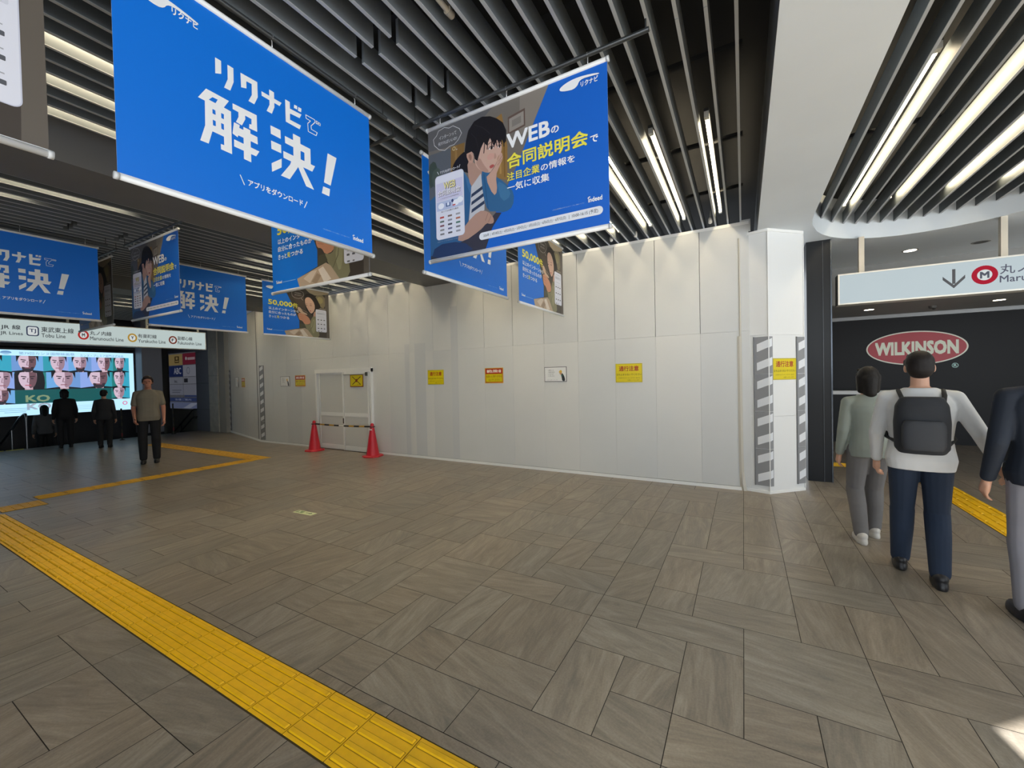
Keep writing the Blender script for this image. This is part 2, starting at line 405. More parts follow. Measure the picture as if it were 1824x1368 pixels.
p0 = A_+d*.16; mb.obox(p0+Vector((0, 0, 1.78))+nrm*.004, d*.012, nrm*.004, (0, 0, 1.72), SEAM)
struct(mb.build('trim_1'))
# stone pier, grey clad wall and stairwell side wall
STONE = noisy('pier_stone', '#b4b0a4', .08, 5, .55, .1); CLAD = noisy('clad_panel', '#6f7077', .02, 1, .42)
mb = MB()
for k in range(4): mb.box(-15.42, 6.97, k*.92+.003, -14.86, 7.5, (k+1)*.92-.003, STONE)
mb.box(-15.40, 6.98, 0, -14.88, 7.49, 3.62, SEAM); mb.box(-14.86, 7.0, 0, -14.47, 7.3, 3.6, mat('#9a978d', .6))
struct(mb.build('wall_pier'))
mb = MB()
for z0, z1 in ((0, .72), (.728, 1.60), (1.608, 2.66), (2.668, 3.9)): mb.box(-16.30, 6.99, z0, -15.47, 7.5, z1, CLAD)
mb.box(-16.32, 7.0, 0, -15.44, 7.45, 3.9, mat('#2c2d30', .6))
struct(mb.build('wall_clad'))
mb = MB(); WSTAIR = noisy('stair_wall', '#77776f', .04, 3, .6)
mb.box(-22, 7.1, -3.5, -16.3, 7.4, 3.96, WSTAIR); struct(mb.build('wall_stair'))
mb = MB(); DARKW = noisy('dark_wall', '#3c3d40', .05, 2, .6)
mb.box(-19.4, -3.2, -3.5, -19.1, 7.1, 3.96, DARKW); struct(mb.build('wall_far'))
mb = MB(); mb.box(-19.4, -3.4, -3.5, -2.4, -3.1, 3.96, DARKW); struct(mb.build('wall_back'))  # unseen wall, added to block daylight from the left side
mb = MB(); mb.box(-17.75, 5.82, 0, -17.1, 6.35, 3.96, noisy('pillar_blue_grey', '#8a8c96', .02, 1, .5)); struct(mb.build('wall_pillar'))
mb = MB(); mb.box(-18.6, -3.1, 2.74, -17.62, 5.82, 3.6, DARKW); struct(mb.build('trim_2'))
# stairs going down on the left
STEP = noisy('stair_stone', '#4c4a47', .06, 4, .6); mb = MB()
for k in range(9): mb.box(-16.2-.3*(k+1), -3.1, -3.4, -16.2-.3*k, 7.1, -.16*(k+1), STEP)
mb.box(-16.24, -3.1, -.2, -16.2, 7.1, 0, STEP)
struct(mb.build('stairs'))
# black shop front
SHOP = mat('#16191d', .4, spec=.3, name='black_gloss'); SHOPW = mat('#0f1115', .5, spec=.25)
mb = MB(); mb.box(1.02, 7.62, 0, 1.06, 11.8, 3.42, SHOP); mb.box(1.06, 11.8, 0, 9.0, 11.95, 2.76, SHOPW)
mb.box(1.06, 11.74, 2.685, 9.0, 11.8, 2.76, mat('#8b8c8c', .35, .6)); mb.box(1.06, 11.5, 0, 3.2, 11.8, 1.05, SHOPW); mb.box(1.06, 11.48, 1.05, 3.2, 11.8, 1.13, mat('#d8d8d6', .4))
struct(mb.build('wall_shop'))
mb = MB(); mb.box(.80, 7.25, 0, 1.075, 7.62, 3.42, SHOP); mb.box(.985, 7.242, 0, .993, 7.25, 3.40, mat('#3a3f45', .3)); mb.box(1.075, 7.24, 0, 1.09, 7.27, 3.42, mat('#5a6068', .25, .8))
struct(mb.build('wall_post'))
mb = MB(); mb.box(9.0, 4.5, 0, 9.2, 12.4, 4.15, noisy('side_wall', '#b8b8b4', .03, 1, .6)); struct(mb.build('wall_right'))
# white-boarded column
COL = noisy('column_board', '#e2e4e4', .012, 1, .4)
P = [(-.012, 6.33), (.285, 6.25), (.697, 6.644), (.66, 7.25), (.0, 7.25)]
mb = MB(); n_ = len(P)
for z0, z1 in ((.03, 1.0), (1.002, 2.06), (2.062, 3.385)):
    mb.add([(x, y, z0) for x, y in P]+[(x, y, z1) for x, y in P], [(i, (i+1) % n_, n_+(i+1) % n_, n_+i) for i in range(n_)]+[tuple(range(n_))[::-1], tuple(range(n_, 2*n_))], COL)
Pc = [(-.016, 6.32), (.285, 6.238), (.706, 6.64), (.67, 7.25), (.0, 7.25)]
for z0, z1 in ((0, .035), (3.385, 3.42)):
    mb.add([(x, y, z0) for x, y in Pc]+[(x, y, z1) for x, y in Pc], [(i, (i+1) % n_, n_+(i+1) % n_, n_+i) for i in range(n_)]+[tuple(range(n_))[::-1], tuple(range(n_, 2*n_))], TRIMW)
struct(mb.build('wall_column'))
mb = MB(); mb.tube([(.285, 6.246, .04), (.285, 6.246, 3.38)], .008, TRIMW, 8); mb.tube([(.699, 6.642, .04), (.699, 6.642, 3.38)], .009, TRIMW, 8); struct(mb.build('trim_3'))
# loose beige filler sheet in the gap between hoarding and column
SHEET = mat('#bdb9ad', .55); mb = MB()
vs = []; zz = [0, .1, .25, .5, 1.0, 1.6, 2.06, 2.07, 2.6, 3.36]
wid = [(-.045, .03), (-.058, .012), (-.062, -.006), (-.064, -.012), (-.066, -.014), (-.068, -.016), (-.069, -.017), (-.045, -.018), (-.045, -.02), (-.046, -.026)]
for z, (a, b_) in zip(zz, wid): vs += [(a, 6.294, z), ((a+b_)/2, 6.288-(.02 if z < .2 else 0), z), (b_, 6.294, z), ((a+b_)/2, 6.30, z)]
fs = []
for i in range(len(zz)-1):
    for k in range(4): fs.append((i*4+k, i*4+(k+1) % 4, i*4+4+(k+1) % 4, i*4+4+k))
mb.add(vs, fs, SHEET); tag(mb.build('filler_sheet'), 'loose beige filler sheet standing in the gap between white hoarding and column', 'sheet')

# ------------------------------------------------------------------ sliding door in the hoarding
DW = mat('#e2e3e0', .35); DP = mat('#cbccc8', .45)
door = struct(empty('door_1', 'white sliding site door with two leaves in the hoarding', 'door'))
mb = MB(); x0, x1, zt = -8.86, -6.98, 1.84
mb.box(x0, 6.235, 0, x0+.05, 6.297, zt, DW); mb.box(x1-.045, 6.235, 0, x1, 6.297, zt, DW); mb.box(x0, 6.225, zt-.07, x1, 6.297, zt+.02, DW); mb.box(x0+.07, 6.24, 0, x1-.06, 6.297, .012, mat('#6a6259', .6))
mb.build('door_frame', door)
def leaf(a, b_, y):
    mb = MB()
    for q in ((a, .02, a+.04, zt-.07), (b_-.04, .02, b_, zt-.07), (a+.055, .02, b_-.055, .12), (a+.055, .78, b_-.055, .86), (a+.055, zt-.11, b_-.055, zt-.07)):
        mb.box(q[0], y, q[1], q[2], y+.03, q[3], DW)
    mb.box(a+.05, y+.01, .1, b_-.05, y+.022, zt-.1, DP)
    return mb.build('door_leaf', door)
leaf(-8.77, -7.86, 6.262); leaf(-7.90, -7.05, 6.228)
mb = MB(); mb.box(-7.895, 6.220, .62, -7.865, 6.228, .74, mat('#4b4038', .4)); mb.build('door_handle', door)
mb = MB(); mb.tube([(-7.85, 6.215, 1.72), (-7.1, 6.215, 1.72)], .009, mat('#b9bab7', .3, .5), 8); mb.box(-7.12, 6.20, 1.68, -7.07, 6.23, 1.76, mat('#55564f', .5)); mb.build('door_closer', door)

# ------------------------------------------------------------------ light tubes between the slats
LED = bpy.data.materials.new('tube_light'); LED.use_nodes = True
_b = LED.node_tree.nodes['Principled BSDF']; _b.inputs['Base Color'].default_value = (.8, .8, .8, 1)
_b.inputs['Emission Color'].default_value = (1, .83, .56, 1); _b.inputs['Emission Strength'].default_value = LED_STRENGTH
CAPM = mat('#cfcfca', .4)
def tube_proto(L):
    r = empty('tube_light', 'x', 'tube light')
    mb = MB(); mb.tube([(0, .05, 0), (0, L-.05, 0)], .013, LED, 10); mb.build('tube', r)
    for y in (0, L-.05):
        mb = MB(); mb.box(-.018, y, -.018, .018, y+.05, .03, CAPM); mb.build('end_cap', r)
    mb = MB(); mb.box(-.02, .0, .03, .02, L, .055, mat('#3a3b3c', .5)); mb.build('channel', r)
    return r
def copy_thing(r, loc, label=None, group=None, rz=None):
    c = r.copy(); C.objects.link(c); c.location = loc
    if rz is not None: c.rotation_euler = (0, 0, rz)
    if label: c['label'] = label
    if group: c['group'] = group
    for ch in r.children:
        d_ = ch.copy(); C.objects.link(d_); d_.parent = c
        for g in ch.children:
            e_ = g.copy(); C.objects.link(e_); e_.parent = d_
    return c
ZT = ZS+.115
def run_tubes(L, pts, label, group):
    p = tube_proto(L); p.location = pts[0]; p['label'] = label; p['group'] = group
    for q in pts[1:]: copy_thing(p, q, label, group)
run_tubes(2.4, [(F1[k]+.056, 3.84, ZT) for k in (2, 5, 8, 11, 14, 17, 20, 24)], 'warm tube light between dark slats, ending over the middle of the white hoarding', 'tube lights over the hoarding')
run_tubes(2.8, [(F1[24]+.056, -.3, ZT)]+[(F1[k]+.056, y, ZT) for k in (27, 30) for y in (-.3, 2.52)], 'warm tube light between slats along the near face of the grey ceiling beam', 'tube lights beside the beam')
run_tubes(1.0, [(F1[k]+.056, 5.33, ZT) for k in (27, 30)], 'short warm tube light next to the grey ceiling beam, above the hoarding', 'short tube lights beside the beam')
run_tubes(2.4, [(F2[k]+.056, 3.84, ZT) for k in (2, 5, 8, 11, 14, 17, 20)], 'warm tube light between slats above the hoarding by the sliding door', 'tube lights over the door')
run_tubes(2.4, [(F2[k]+.056, y, ZT) for k, y in ((3, .5), (6, -.25), (9, -.95), (12, -1.3))], 'warm tube light between slats of the left ceiling bay, before the blue banners', 'tube lights of the left bay')
run_tubes(2.4, [(F2[k]+.056, 3.84, ZT) for k in (24, 27, 30)], 'warm tube light between slats beside the far ceiling beam', 'tube lights beside the far beam')
run_tubes(2.2, [(F3[k]+.056, 4.0, ZT) for k in (2, 4, 8, 12, 16, 20)], 'warm tube light between slats over the corner of the left hoarding', 'tube lights over the corner')  # row lengthened with unseen tubes, added to brighten the far left
run_tubes(3.05, [(.945+.15*k+.072, 3.86, ZS+.12) for k in (1, 4, 7, 10)], 'bright tube light between slats of the round-ended ceiling recess', 'tube lights in the recess')
r = empty('tube_light', 'unlit tube light with beige end between slats, above the pensive photo banner', 'tube light', (-1.438, .75, ZS+.045))
mb = MB(); mb.tube([(0, .02, 0), (0, 1.16, 0)], .016, mat('#b9b3a4', .4), 12); mb.build('tube', r)
mb = MB(); mb.tube([(0, 1.15, 0), (0, 1.20, 0)], [.024, .020], mat('#a39c8c', .5), 12); mb.box(-.02, .02, .014, .02, 1.18, .05, mat('#6d6a62', .5)); mb.build('end_cap', r)
# small spot heads over the hoarding
r = empty('spot_head', 'small white spotlight head on top edge of the white hoarding', 'spotlight', (-1.36, 6.22, 3.60), 0, 'spot heads on the hoarding')
mb = MB(); mb.lathe([(.012, 0), (.024, .01), (.026, .06), (.015, .085)], (0, 0, 0), mat('#e4e2da', .4), 14); mb.build('lamp_body', r)
mb = MB(); mb.box(-.006, -.006, .085, .006, .006, .17, mat('#c9c9c4', .4)); mb.build('bracket', r)
for p in ((-.37, 6.22, 3.6), (-1.72, 6.22, 3.6)): copy_thing(r, p)
# downlights of the right soffit
DL = mat('#fff2d8', .5, glow=9.0)
def downlight(x, y, z, label, lx=.09, ly=.09, on=True):
    r = empty('downlight', label, 'downlight', (x, y, z))
    mb = MB(); mb.lathe([(lx, -.004), (lx, 0), (lx*.8, .001)], (0, 0, 0), mat('#8d8d8a', .4), 24); mb.build('trim_ring', r)
    mb = MB(); mb.lathe([(lx*.75, -.006), (lx*.7, -.003)], (0, 0, 0), DL if on else mat('#2b2b2c', .4), 24); mb.build('lens', r)
def at(x, y, z):
    d_ = _f+(x-912)/FPX*_r-(y-684)/FPX*_u; t = (z-CAMH)/d_.z; return d_*t+Vector((0, 0, CAMH))
q = at(1621, 446, ZB); downlight(q.x, q.y, ZB, 'lit downlight in grey soffit behind the hanging station sign', .1)
q = at(1747, 431, ZB); downlight(q.x, q.y, ZB, 'unlit dark downlight in the grey soffit', .1, on=False)
q = at(1548, 551.5, 2.76); downlight(q.x, q.y, 2.76, 'left lit downlight under the lower ceiling before the black shop wall', .1)
q = at(1780, 534, 2.76); downlight(q.x, q.y, 2.76, 'right lit downlight under the lower ceiling before the black shop wall', .1)
q = at(1661, 545, 2.76); mb = MB(); mb.lathe([(.03, -.05), (.05, -.04), (.06, 0)], (q.x, q.y, 2.76), mat('#5b5a58', .5), 18); mb.lathe([(.015, -.07), (.03, -.05)], (q.x+.02, q.y, 2.76), mat('#3c3b3a', .5), 12)
tag(mb.build('smoke_detector'), 'small grey ceiling sensor between two downlights before the black wall', 'sensor')

# ------------------------------------------------------------------ tactile paving
YEL = noisy('tactile_yellow', '#f0bd02', .04, 14, .45, .05, 120); YELF = noisy('tactile_ochre', '#d8a51e', .05, 14, .5, .08, 120); DARKJ = mat('#3a2f10', .85); RIB_SHADE = mat('#a17a06', .8)
def tactile(name, label, x0, y0, nx, ny, along='x', kind='bar', mt=YEL, s=.285, w=.285):
    mb = MB(); h0 = .004
    if along == 'x': mb.box(x0-.004, y0-.005, -.001, x0+nx*s+.004, y0+ny*w+.005, .0012, DARKJ)
    else: mb.box(x0-.005, y0-.004, -.001, x0+nx*w+.005, y0+ny*s+.004, .0012, DARKJ)
    for i in range(nx):
        for j in range(ny):
            xa, ya = (x0+i*s, y0+j*w) if along == 'x' else (x0+i*w, y0+j*s)
            sx, sy = (s, w) if along == 'x' else (w, s); g = .0026
            mb.box(xa+g, ya+g, -.001, xa+sx-g, ya+sy-g, h0, mt)
            if kind == 'bar':
                for q in range(4):
                    t = (q+.5)/4
                    if along == 'x': a, b_, c_, d_ = xa+.012, xa+sx-.012, ya+sy*t-.013, ya+sy*t+.013
                    else: a, b_, c_, d_ = xa+sx*t-.013, xa+sx*t+.013, ya+.012, ya+sy-.012
                    e = .0035; z0, z1 = h0, h0+.0075
                    vs = [(a, c_, z0), (b_, c_, z0), (b_, d_, z0), (a, d_, z0), (a+e, c_+e, z1), (b_-e, c_+e, z1), (b_-e, d_-e, z1), (a+e, d_-e, z1)]
                    mb.add(vs, [(4,5,6,7),(0,1,5,4),(1,2,6,5),(2,3,7,6),(3,0,4,7)], mt)
                    k_ = .0036  # flat darker rim round each rib, its shading painted in
                    mb.add([(a-k_, c_-k_, h0+.0003), (b_+k_, c_-k_, h0+.0003), (b_+k_, d_+k_, h0+.0003), (a-k_, d_+k_, h0+.0003)], [(0, 1, 2, 3)], RIB_SHADE)
            else:
                for p in range(5):
                    for q in range(5): mb.lathe([(.011, h0), (.007, h0+.005)], (xa+sx*(p+.5)/5, ya+sy*(q+.5)/5, 0), mt, 10)
    o = mb.build(name); return tag(o, label, 'tactile paving')
tactile('tactile_strip', 'yellow ribbed tactile strip crossing the stone floor in the foreground', -1.2511-.285*24, 1.0655, 38, 1)
tactile('tactile_warning_block', 'pale worn studded tactile block at the corner joining two yellow strips', -8.62, 1.35, 1, 1, kind='dot', mt=YELF, s=.40, w=.40)
tactile('tactile_strip', 'yellow tactile strip running from the worn corner block towards the hoarding', -9.0+.03, 1.76, 1, 10, along='y', mt=YELF, w=.30, s=.2935)
tactile('tactile_strip', 'yellow tactile strip from the far corner towards the dark stairs', -13.8, 4.70, 17, 1, mt=YELF, s=.30, w=.36)
tactile('tactile_strip', 'yellow tactile strip beside the walking people before the black shop', 2.11, 1.8, 1, 22, along='y', s=.30, w=.32)
tactile('tactile_strip', 'yellow tactile strip crossing before the black shop wall', 1.11, 8.5, 3, 1, s=.30, w=.32)

# ------------------------------------------------------------------ floor exit marker
ex = [(-4.805, 3.094), (-4.495, 3.118), (-4.451, 3.046), (-4.728, 3.024)]
A = Art(.32, .085, '#d9e3b4', .4); A.rect(.02, .015, .14, .07, '#7d9a68'); A.ell(.062, .058, .009, .009, '#eef3d8'); A.stroke([(.06, .05), (.07, .035), (.055, .02)], .01, '#eef3d8'); A.stroke([(.07, .035), (.09, .03)], .008, '#eef3d8'); A.stroke([(.045, .045), (.08, .048)], .007, '#eef3d8')
A.rect(.18, .038, .25, .05, '#3f5f3c'); A.poly([(.25, .022), (.29, .044), (.25, .066)], '#3f5f3c')
o = A.build('exit_floor_sticker', (-4.79, 3.02, .003), (1, .05, 0), (0, 0, 1), uy=(0, 1, 0), thick=.0025); tag(o, 'pale green exit arrow sticker stuck on the stone floor', 'sticker')

# ------------------------------------------------------------------ cones and bar
CONE = noisy('cone_red', '#c8202e', .04, 5, .42)
def cone(x, y, rz, label):
    r = empty('traffic_cone', label, 'traffic cone', (x, y, 0), rz)
    mb = MB(); s = .185
    vs = []; 
    for z, k in ((.0, 1), (.022, 1), (.032, .93)):
        vs += [(s*k, s*k*.55, z), (s*k*.55, s*k, z), (-s*k*.55, s*k, z), (-s*k, s*k*.55, z), (-s*k, -s*k*.55, z), (-s*k*.55, -s*k, z), (s*k*.55, -s*k, z), (s*k, -s*k*.55, z)]
    fs = [tuple(range(8))[::-1], tuple(range(16, 24))]
    for l in range(2):
        for k in range(8): fs.append((l*8+k, l*8+(k+1) % 8, l*8+8+(k+1) % 8, l*8+8+k))
    mb.add(vs, fs, CONE); mb.build('base', r)
    mb = MB(); mb.lathe([(.135, .03), (.128, .05), (.05, .56), (.042, .60), (.040, .612), (.036, .63), (.036, .655), (.028, .68), (.01, .69)], (0, 0, 0), CONE, 32); mb.build('cone_body', r)
    return r
cone(-8.58, 5.98, .1, 'red traffic cone at left of the striped bar by the sliding door')
cone(-6.74, 6.02, .35, 'red traffic cone at right of the striped bar before the hoarding')
r = empty('cone_bar', 'black and yellow striped bar linking two red cones before the door', 'bar', (0, 0, 0))
mb = MB(); xa, xb = -8.52, -6.80; n_ = 11; BLK = mat('#15140f', .5); YB = mat('#c89a3a', .45)
for k in range(n_):
    t0, t1 = k/n_, (k+1)/n_
    mb.tube([(xa+(xb-xa)*t0, 5.98+.04*t0, .615-.012*math.sin(math.pi*t0)), (xa+(xb-xa)*t1, 5.98+.04*t1, .615-.012*math.sin(math.pi*t1))], .017, mat('#e8e6df', .4) if k == 5 else (BLK if k % 2 == 0 else YB), 12)
mb.build('pole', r)
for x, y in ((-8.58, 5.98), (-6.74, 6.02)):
    mb = MB(); mb.tube([(x+.052*math.cos(a*math.pi/12), y+.052*math.sin(a*math.pi/12), .615) for a in range(25)], .009, BLK, 8, False); mb.build('ring', r)
mb = MB(); mb.box(-6.78, 5.958, .55, -6.70, 5.975, .575, mat('#f2f2f0', .4)); tag(mb.build('cone_tag'), 'small white tag on the collar of the right red cone', 'tag')

# ------------------------------------------------------------------ signs on the hoarding
def sign_caution(w, h):
    A = Art(w, h, '#e2d59a', .4); A.rect(.006, .006, w-.006, h-.006, '#6b6212'); A.rect(.010, .010, w-.010, h-.010, '#d9c60f')
    A.text('通行注意', w*.14, h*.60, w*.86, h*.86, '#a3341c', .035); A.text('立ち止まらないでください', w*.04, h*.37, w*.96, h*.47, '#3f3a0c', .015)
    A.text('ご迷惑をおかけいたしますがご協力を', w*.1, h*.21, w*.9, h*.27, '#6b6320', 0); A.text('お願いいたします', w*.45, h*.09, w*.88, h*.15, '#6b6320', 0)
    return A
def sign_danger(w, h):
    A = Art(w, h, '#d8a63e', .4); A.rect(.012, .012, w-.012, h-.012, '#a8401c'); A.rect(.02, h*.66, w-.02, h-.03, '#b8331f')
    A.rect(.045, h*.69, w*.22, h*.87, '#e9e3d8'); A.rect(w-.045-w*.1, h*.69, w-.045, h*.87, '#e9e3d8'); A.text('危険!!', w*.2, h*.69, w*.82, h*.88, '#efe6d8', .03)
    A.rect(.02, .025, w-.02, h*.60, '#cfc013'); A.text('仮囲いに寄りかから', w*.07, h*.37, w*.93, h*.52, '#8a5d14', .012); A.text('ないでください', w*.2, h*.14, w*.82, h*.29, '#8a5d14', .012)
    return A
def sign_sorry(w, h):
    A = Art(w, h, '#3e4143', .4); A.rect(.008, .008, w-.008, h-.008, '#dfe0de')
    for k, t in enumerate(('工事中につき', 'ご迷惑をおかけ', 'しております', 'ご了承ください')): A.text(t, w*.17, h*(.74-.13*k), w*(.47 if k % 2 else .43), h*(.82-.13*k), '#55585a', .01)
    A.text('ご協力をお願いいたします', w*.1, h*.09, w*.6, h*.15, '#8c8f90', 0)
    A.poly([(w*.80, .01), (w*.93, .01), (w*.92, h*.25), (w*.86, h*.48), (w*.80, h*.58), (w*.73, h*.52), (w*.78, h*.3)], '#2e3437', 1)
    A.ell(w*.74, h*.57, w*.052, h*.10, '#c49a7a'); A.poly([(w*.655, h*.60), (w*.67, h*.70), (w*.72, h*.78), (w*.78, h*.76), (w*.80, h*.66), (w*.79, h*.60)], '#d8b24a', 1)
    A.poly([(w*.76, h*.50), (w*.82, h*.47), (w*.80, h*.33), (w*.76, h*.36)], '#4d7a72')
    return A
def sign_cross(w, h):
    A = Art(w, h, '#8a3d18', .4); A.rect(.018, .018, w-.018, h-.018, '#cdbb10')
    A.stroke([(w*.2, h*.2), (w*.8, h*.8)], .02, '#45330f'); A.stroke([(w*.2, h*.8), (w*.8, h*.2)], .016, '#45330f'); A.ell(w*.5, h*.5, .035, .035, '#7a2d16')
    A.text('立入禁止', w*.55, h*.16, w*.86, h*.25, '#6a5a12', .02)
    return A
def place(A, name, label, x, z, y=6.294, cat='sign'):
    o = A.build(name, (x, y-.004, z), (1, 0, 0), (0, -1, 0), thick=.004); return tag(o, label, cat)
place(sign_caution(.405, .29), 'caution_sign', 'largest yellow caution sign on the hoarding, nearest the column', -1.712, 1.465)
place(sign_sorry(.397, .245), 'worker_notice', 'white notice with bowing worker beside the large yellow caution sign', -2.908, 1.493)
place(sign_danger(.385, .275), 'danger_sign', 'yellow danger sign with red header on the bare middle hoarding', -4.096, 1.483)
place(sign_caution(.405, .29), 'caution_sign', 'yellow caution sign with red heading nearest the right cone', -5.445, 1.47)
place(sign_danger(.40, .275), 'danger_sign', 'small yellow and red danger sign left of the sliding door', -9.715, 1.468)
place(sign_sorry(.385, .25), 'worker_notice', 'small white worker notice furthest left on the front hoarding', -10.325, 1.475)
place(sign_cross(.42, .275), 'crossed_sign', 'yellow crossed no-entry sign on the right leaf of the sliding door', -7.63, 1.445, 6.228)
# signs of the angled hoarding
def on_left(A, name, label, t, z, w):
    p = A_+d*t+nrm*.006; o = A.build(name, (p.x, p.y, z), (-d.x, -d.y, 0), (nrm.x, nrm.y, 0), thick=.004); return tag(o, label, 'sign')
on_left(sign_danger(.36, .27), 'danger_sign', 'yellow danger sign on the angled glossy hoarding beside the stairs', 1.75, 1.46, .36)
on_left(sign_sorry(.36, .3), 'worker_notice', 'white notice glinting on the angled glossy hoarding beside the stairs', 2.45, 1.46, .36)
# column sign
cx = Vector((.697-.285, 6.644-6.25, 0)).normalized(); cn = Vector((cx.y, -cx.x, 0))
A = sign_caution(.385, .285); p = Vector((.285, 6.25, 0))+cx*.055+cn*.006
tag(A.build('caution_sign', (p.x, p.y, 1.472), cx, cn, thick=.004), 'yellow caution sign on the white column between two striped corner guards', 'sign')

# ------------------------------------------------------------------ striped corner guards
GREYG = mat('#8d8f92', .35); DGREY = mat('#77797c', .4); STR = mat('#dfe3e8', .3)
def guard(name, label, base, u1, n1, w1, u2, n2, w2, h, z0=.095, nstripes=8, dark=GREYG, white=STR):
    """L-shaped padded guard wrapped round an edge; u1/u2 run away from the edge on each face"""
    r = empty(name, label, 'corner guard', base)
    u1, n1, u2, n2 = map(Vector, (u1, n1, u2, n2)); Z = Vector((0, 0, 1))
    segs = 4; pad = MB()
    for k in range(segs):
        a, b_ = z0+h*k/segs+.003, z0+h*(k+1)/segs-.003
        for u, n, w in ((u1, n1, w1), (u2, n2, w2)):
            if w > 0: pad.obox(u*w/2+n*.006+Z*(a+b_)/2, u*w/2, n*.006, Z*(b_-a)/2, dark)
    pad.build('pad', r)
    for k in range(nstripes):
        zc = z0+h*(k+.62)/nstripes; hh = h/nstripes*.21
        for u, n, w, sg in ((u1, n1, w1, -1), (u2, n2, w2, 1)):
            if w <= 0: continue
            ww = w*.8; O = n*.0138
            sl = ww*.42
            q = [O+Z*(zc-hh), O+u*ww+Z*(zc-hh+sg*sl), O+u*ww+Z*(zc+hh+sg*sl), O+Z*(zc+hh)]
            st = MB(); st.add(q+[x-n*.002 for x in q], [(0,1,2,3),(0,4,5,1),(1,5,6,2),(2,6,7,3),(3,7,4,0),(7,6,5,4)], white); st.build('stripe', r)
    ed = MB(); ed.tube([u1*w1+n1*.008+Z*z0, u1*w1+n1*.008+Z*(z0+h)], .008, mat('#6f7174', .4), 8); ed.build('edge_roll', r)
    return r
l1 = Vector((-.012-.285, 6.33-6.25, 0)).normalized(); ln = Vector((l1.y, -l1.x, 0)); ln = ln if ln.y < 0 else -ln
guard('corner_guard', 'wide grey and white striped guard on the near left edge of the white column', (.285, 6.25, 0), l1, ln, .165, cx, cn, .052, 1.945)
cx2 = -cx
guard('corner_guard', 'grey and white striped guard on the right edge of the white column', (.697, 6.644, 0), cx2, cn, .125, Vector((-.06, 1, 0)).normalized(), Vector((1, .06, 0)).normalized(), .10, 1.94)
guard('corner_guard', 'tall dark striped guard on the bend of the hoarding left of the door', (-11.16, 6.296, 0), Vector((-1, 0, 0)), Vector((0, -1, 0)), .10, Vector((1, 0, 0)), Vector((0, -1, 0)), .09, 1.98, .06, 9, mat('#7d7f80', .4), mat('#d5d7d9', .35))
e0 = A_+d*(Lw-.02)
guard('corner_guard', 'dark striped guard on the far edge of the angled hoarding', (e0.x, e0.y, 0), -d, nrm, .14, d, nrm, .0, 1.92, .08, 10, mat('#58595c', .4), mat('#a9acb2', .35))

# ------------------------------------------------------------------ hanging banners
BLUE = '#0670d8'; WHT = '#eceef0'; YLW = '#e6dd4c'; BW, BH = 1.395, .985
K_W = [[(0.397, 0.754), (0.425, 0.754), (0.424, 0.687), (0.396, 0.673)], [(0.455, 0.754), (0.484, 0.754), (0.483, 0.68), (0.465, 0.626), (0.435, 0.624), (0.454, 0.678)], [(0.519, 0.753), (0.607, 0.756), (0.607, 0.673), (0.587, 0.623), (0.556, 0.624), (0.575, 0.667), (0.576, 0.727), (0.548, 0.725), (0.548, 0.686), (0.52, 0.676)], [(0.672, 0.755), (0.7, 0.754), (0.7, 0.67), (0.684, 0.624), (0.654, 0.624), (0.672, 0.668)], [(0.628, 0.719), (0.744, 0.719), (0.731, 0.694), (0.629, 0.694)], [(0.766, 0.753), (0.795, 0.753), (0.793, 0.648), (0.863, 0.65), (0.853, 0.622), (0.766, 0.623)], [(0.792, 0.714), (0.868, 0.719), (0.855, 0.69), (0.791, 0.685)], [(0.822, 0.753), (0.841, 0.755), (0.841, 0.734), (0.82, 0.732)], [(0.848, 0.754), (0.869, 0.755), (0.866, 0.731), (0.845, 0.729)], [(0.351, 0.569), (0.457, 0.567), (0.431, 0.519), (0.465, 0.517), (0.464, 0.294), (0.411, 0.295), (0.411, 0.323), (0.427, 0.323), (0.427, 0.367), (0.374, 0.368), (0.355, 0.297), (0.318, 0.296), (0.342, 0.382), (0.344, 0.505), (0.314, 0.505)], [(0.474, 0.565), (0.598, 0.569), (0.598, 0.478), (0.555, 0.476), (0.557, 0.5), (0.568, 0.502), (0.569, 0.533), (0.536, 0.534), (0.537, 0.515), (0.518, 0.472), (0.488, 0.475), (0.502, 0.509), (0.502, 0.534), (0.474, 0.535)], [(0.525, 0.468), (0.561, 0.468), (0.561, 0.294), (0.523, 0.296)], [(0.478, 0.468), (0.507, 0.468), (0.495, 0.397), (0.469, 0.405)], [(0.493, 0.452), (0.598, 0.449), (0.599, 0.409), (0.494, 0.409)], [(0.476, 0.378), (0.607, 0.374), (0.588, 0.339), (0.475, 0.34)], [(0.673, 0.553), (0.732, 0.555), (0.732, 0.505), (0.674, 0.506)], [(0.674, 0.468), (0.733, 0.47), (0.733, 0.422), (0.675, 0.421)], [(0.673, 0.339), (0.734, 0.392), (0.732, 0.34), (0.675, 0.291)], [(0.808, 0.574), (0.855, 0.574), (0.854, 0.428), (0.808, 0.43)], [(0.757, 0.535), (0.921, 0.535), (0.92, 0.491), (0.758, 0.494)], [(0.88, 0.533), (0.921, 0.535), (0.921, 0.434), (0.879, 0.432)], [(0.745, 0.442), (0.95, 0.441), (0.93, 0.399), (0.745, 0.402)], [(0.802, 0.435), (0.852, 0.428), (0.831, 0.378), (0.78, 0.291), (0.726, 0.291), (0.785, 0.38)], [(0.828, 0.402), (0.868, 0.401), (0.939, 0.289), (0.885, 0.291)], [(1.044, 0.565), (1.111, 0.564), (1.06, 0.363), (1.011, 0.365)], [(1.004, 0.337), (1.055, 0.339), (1.047, 0.289), (0.993, 0.29)]]
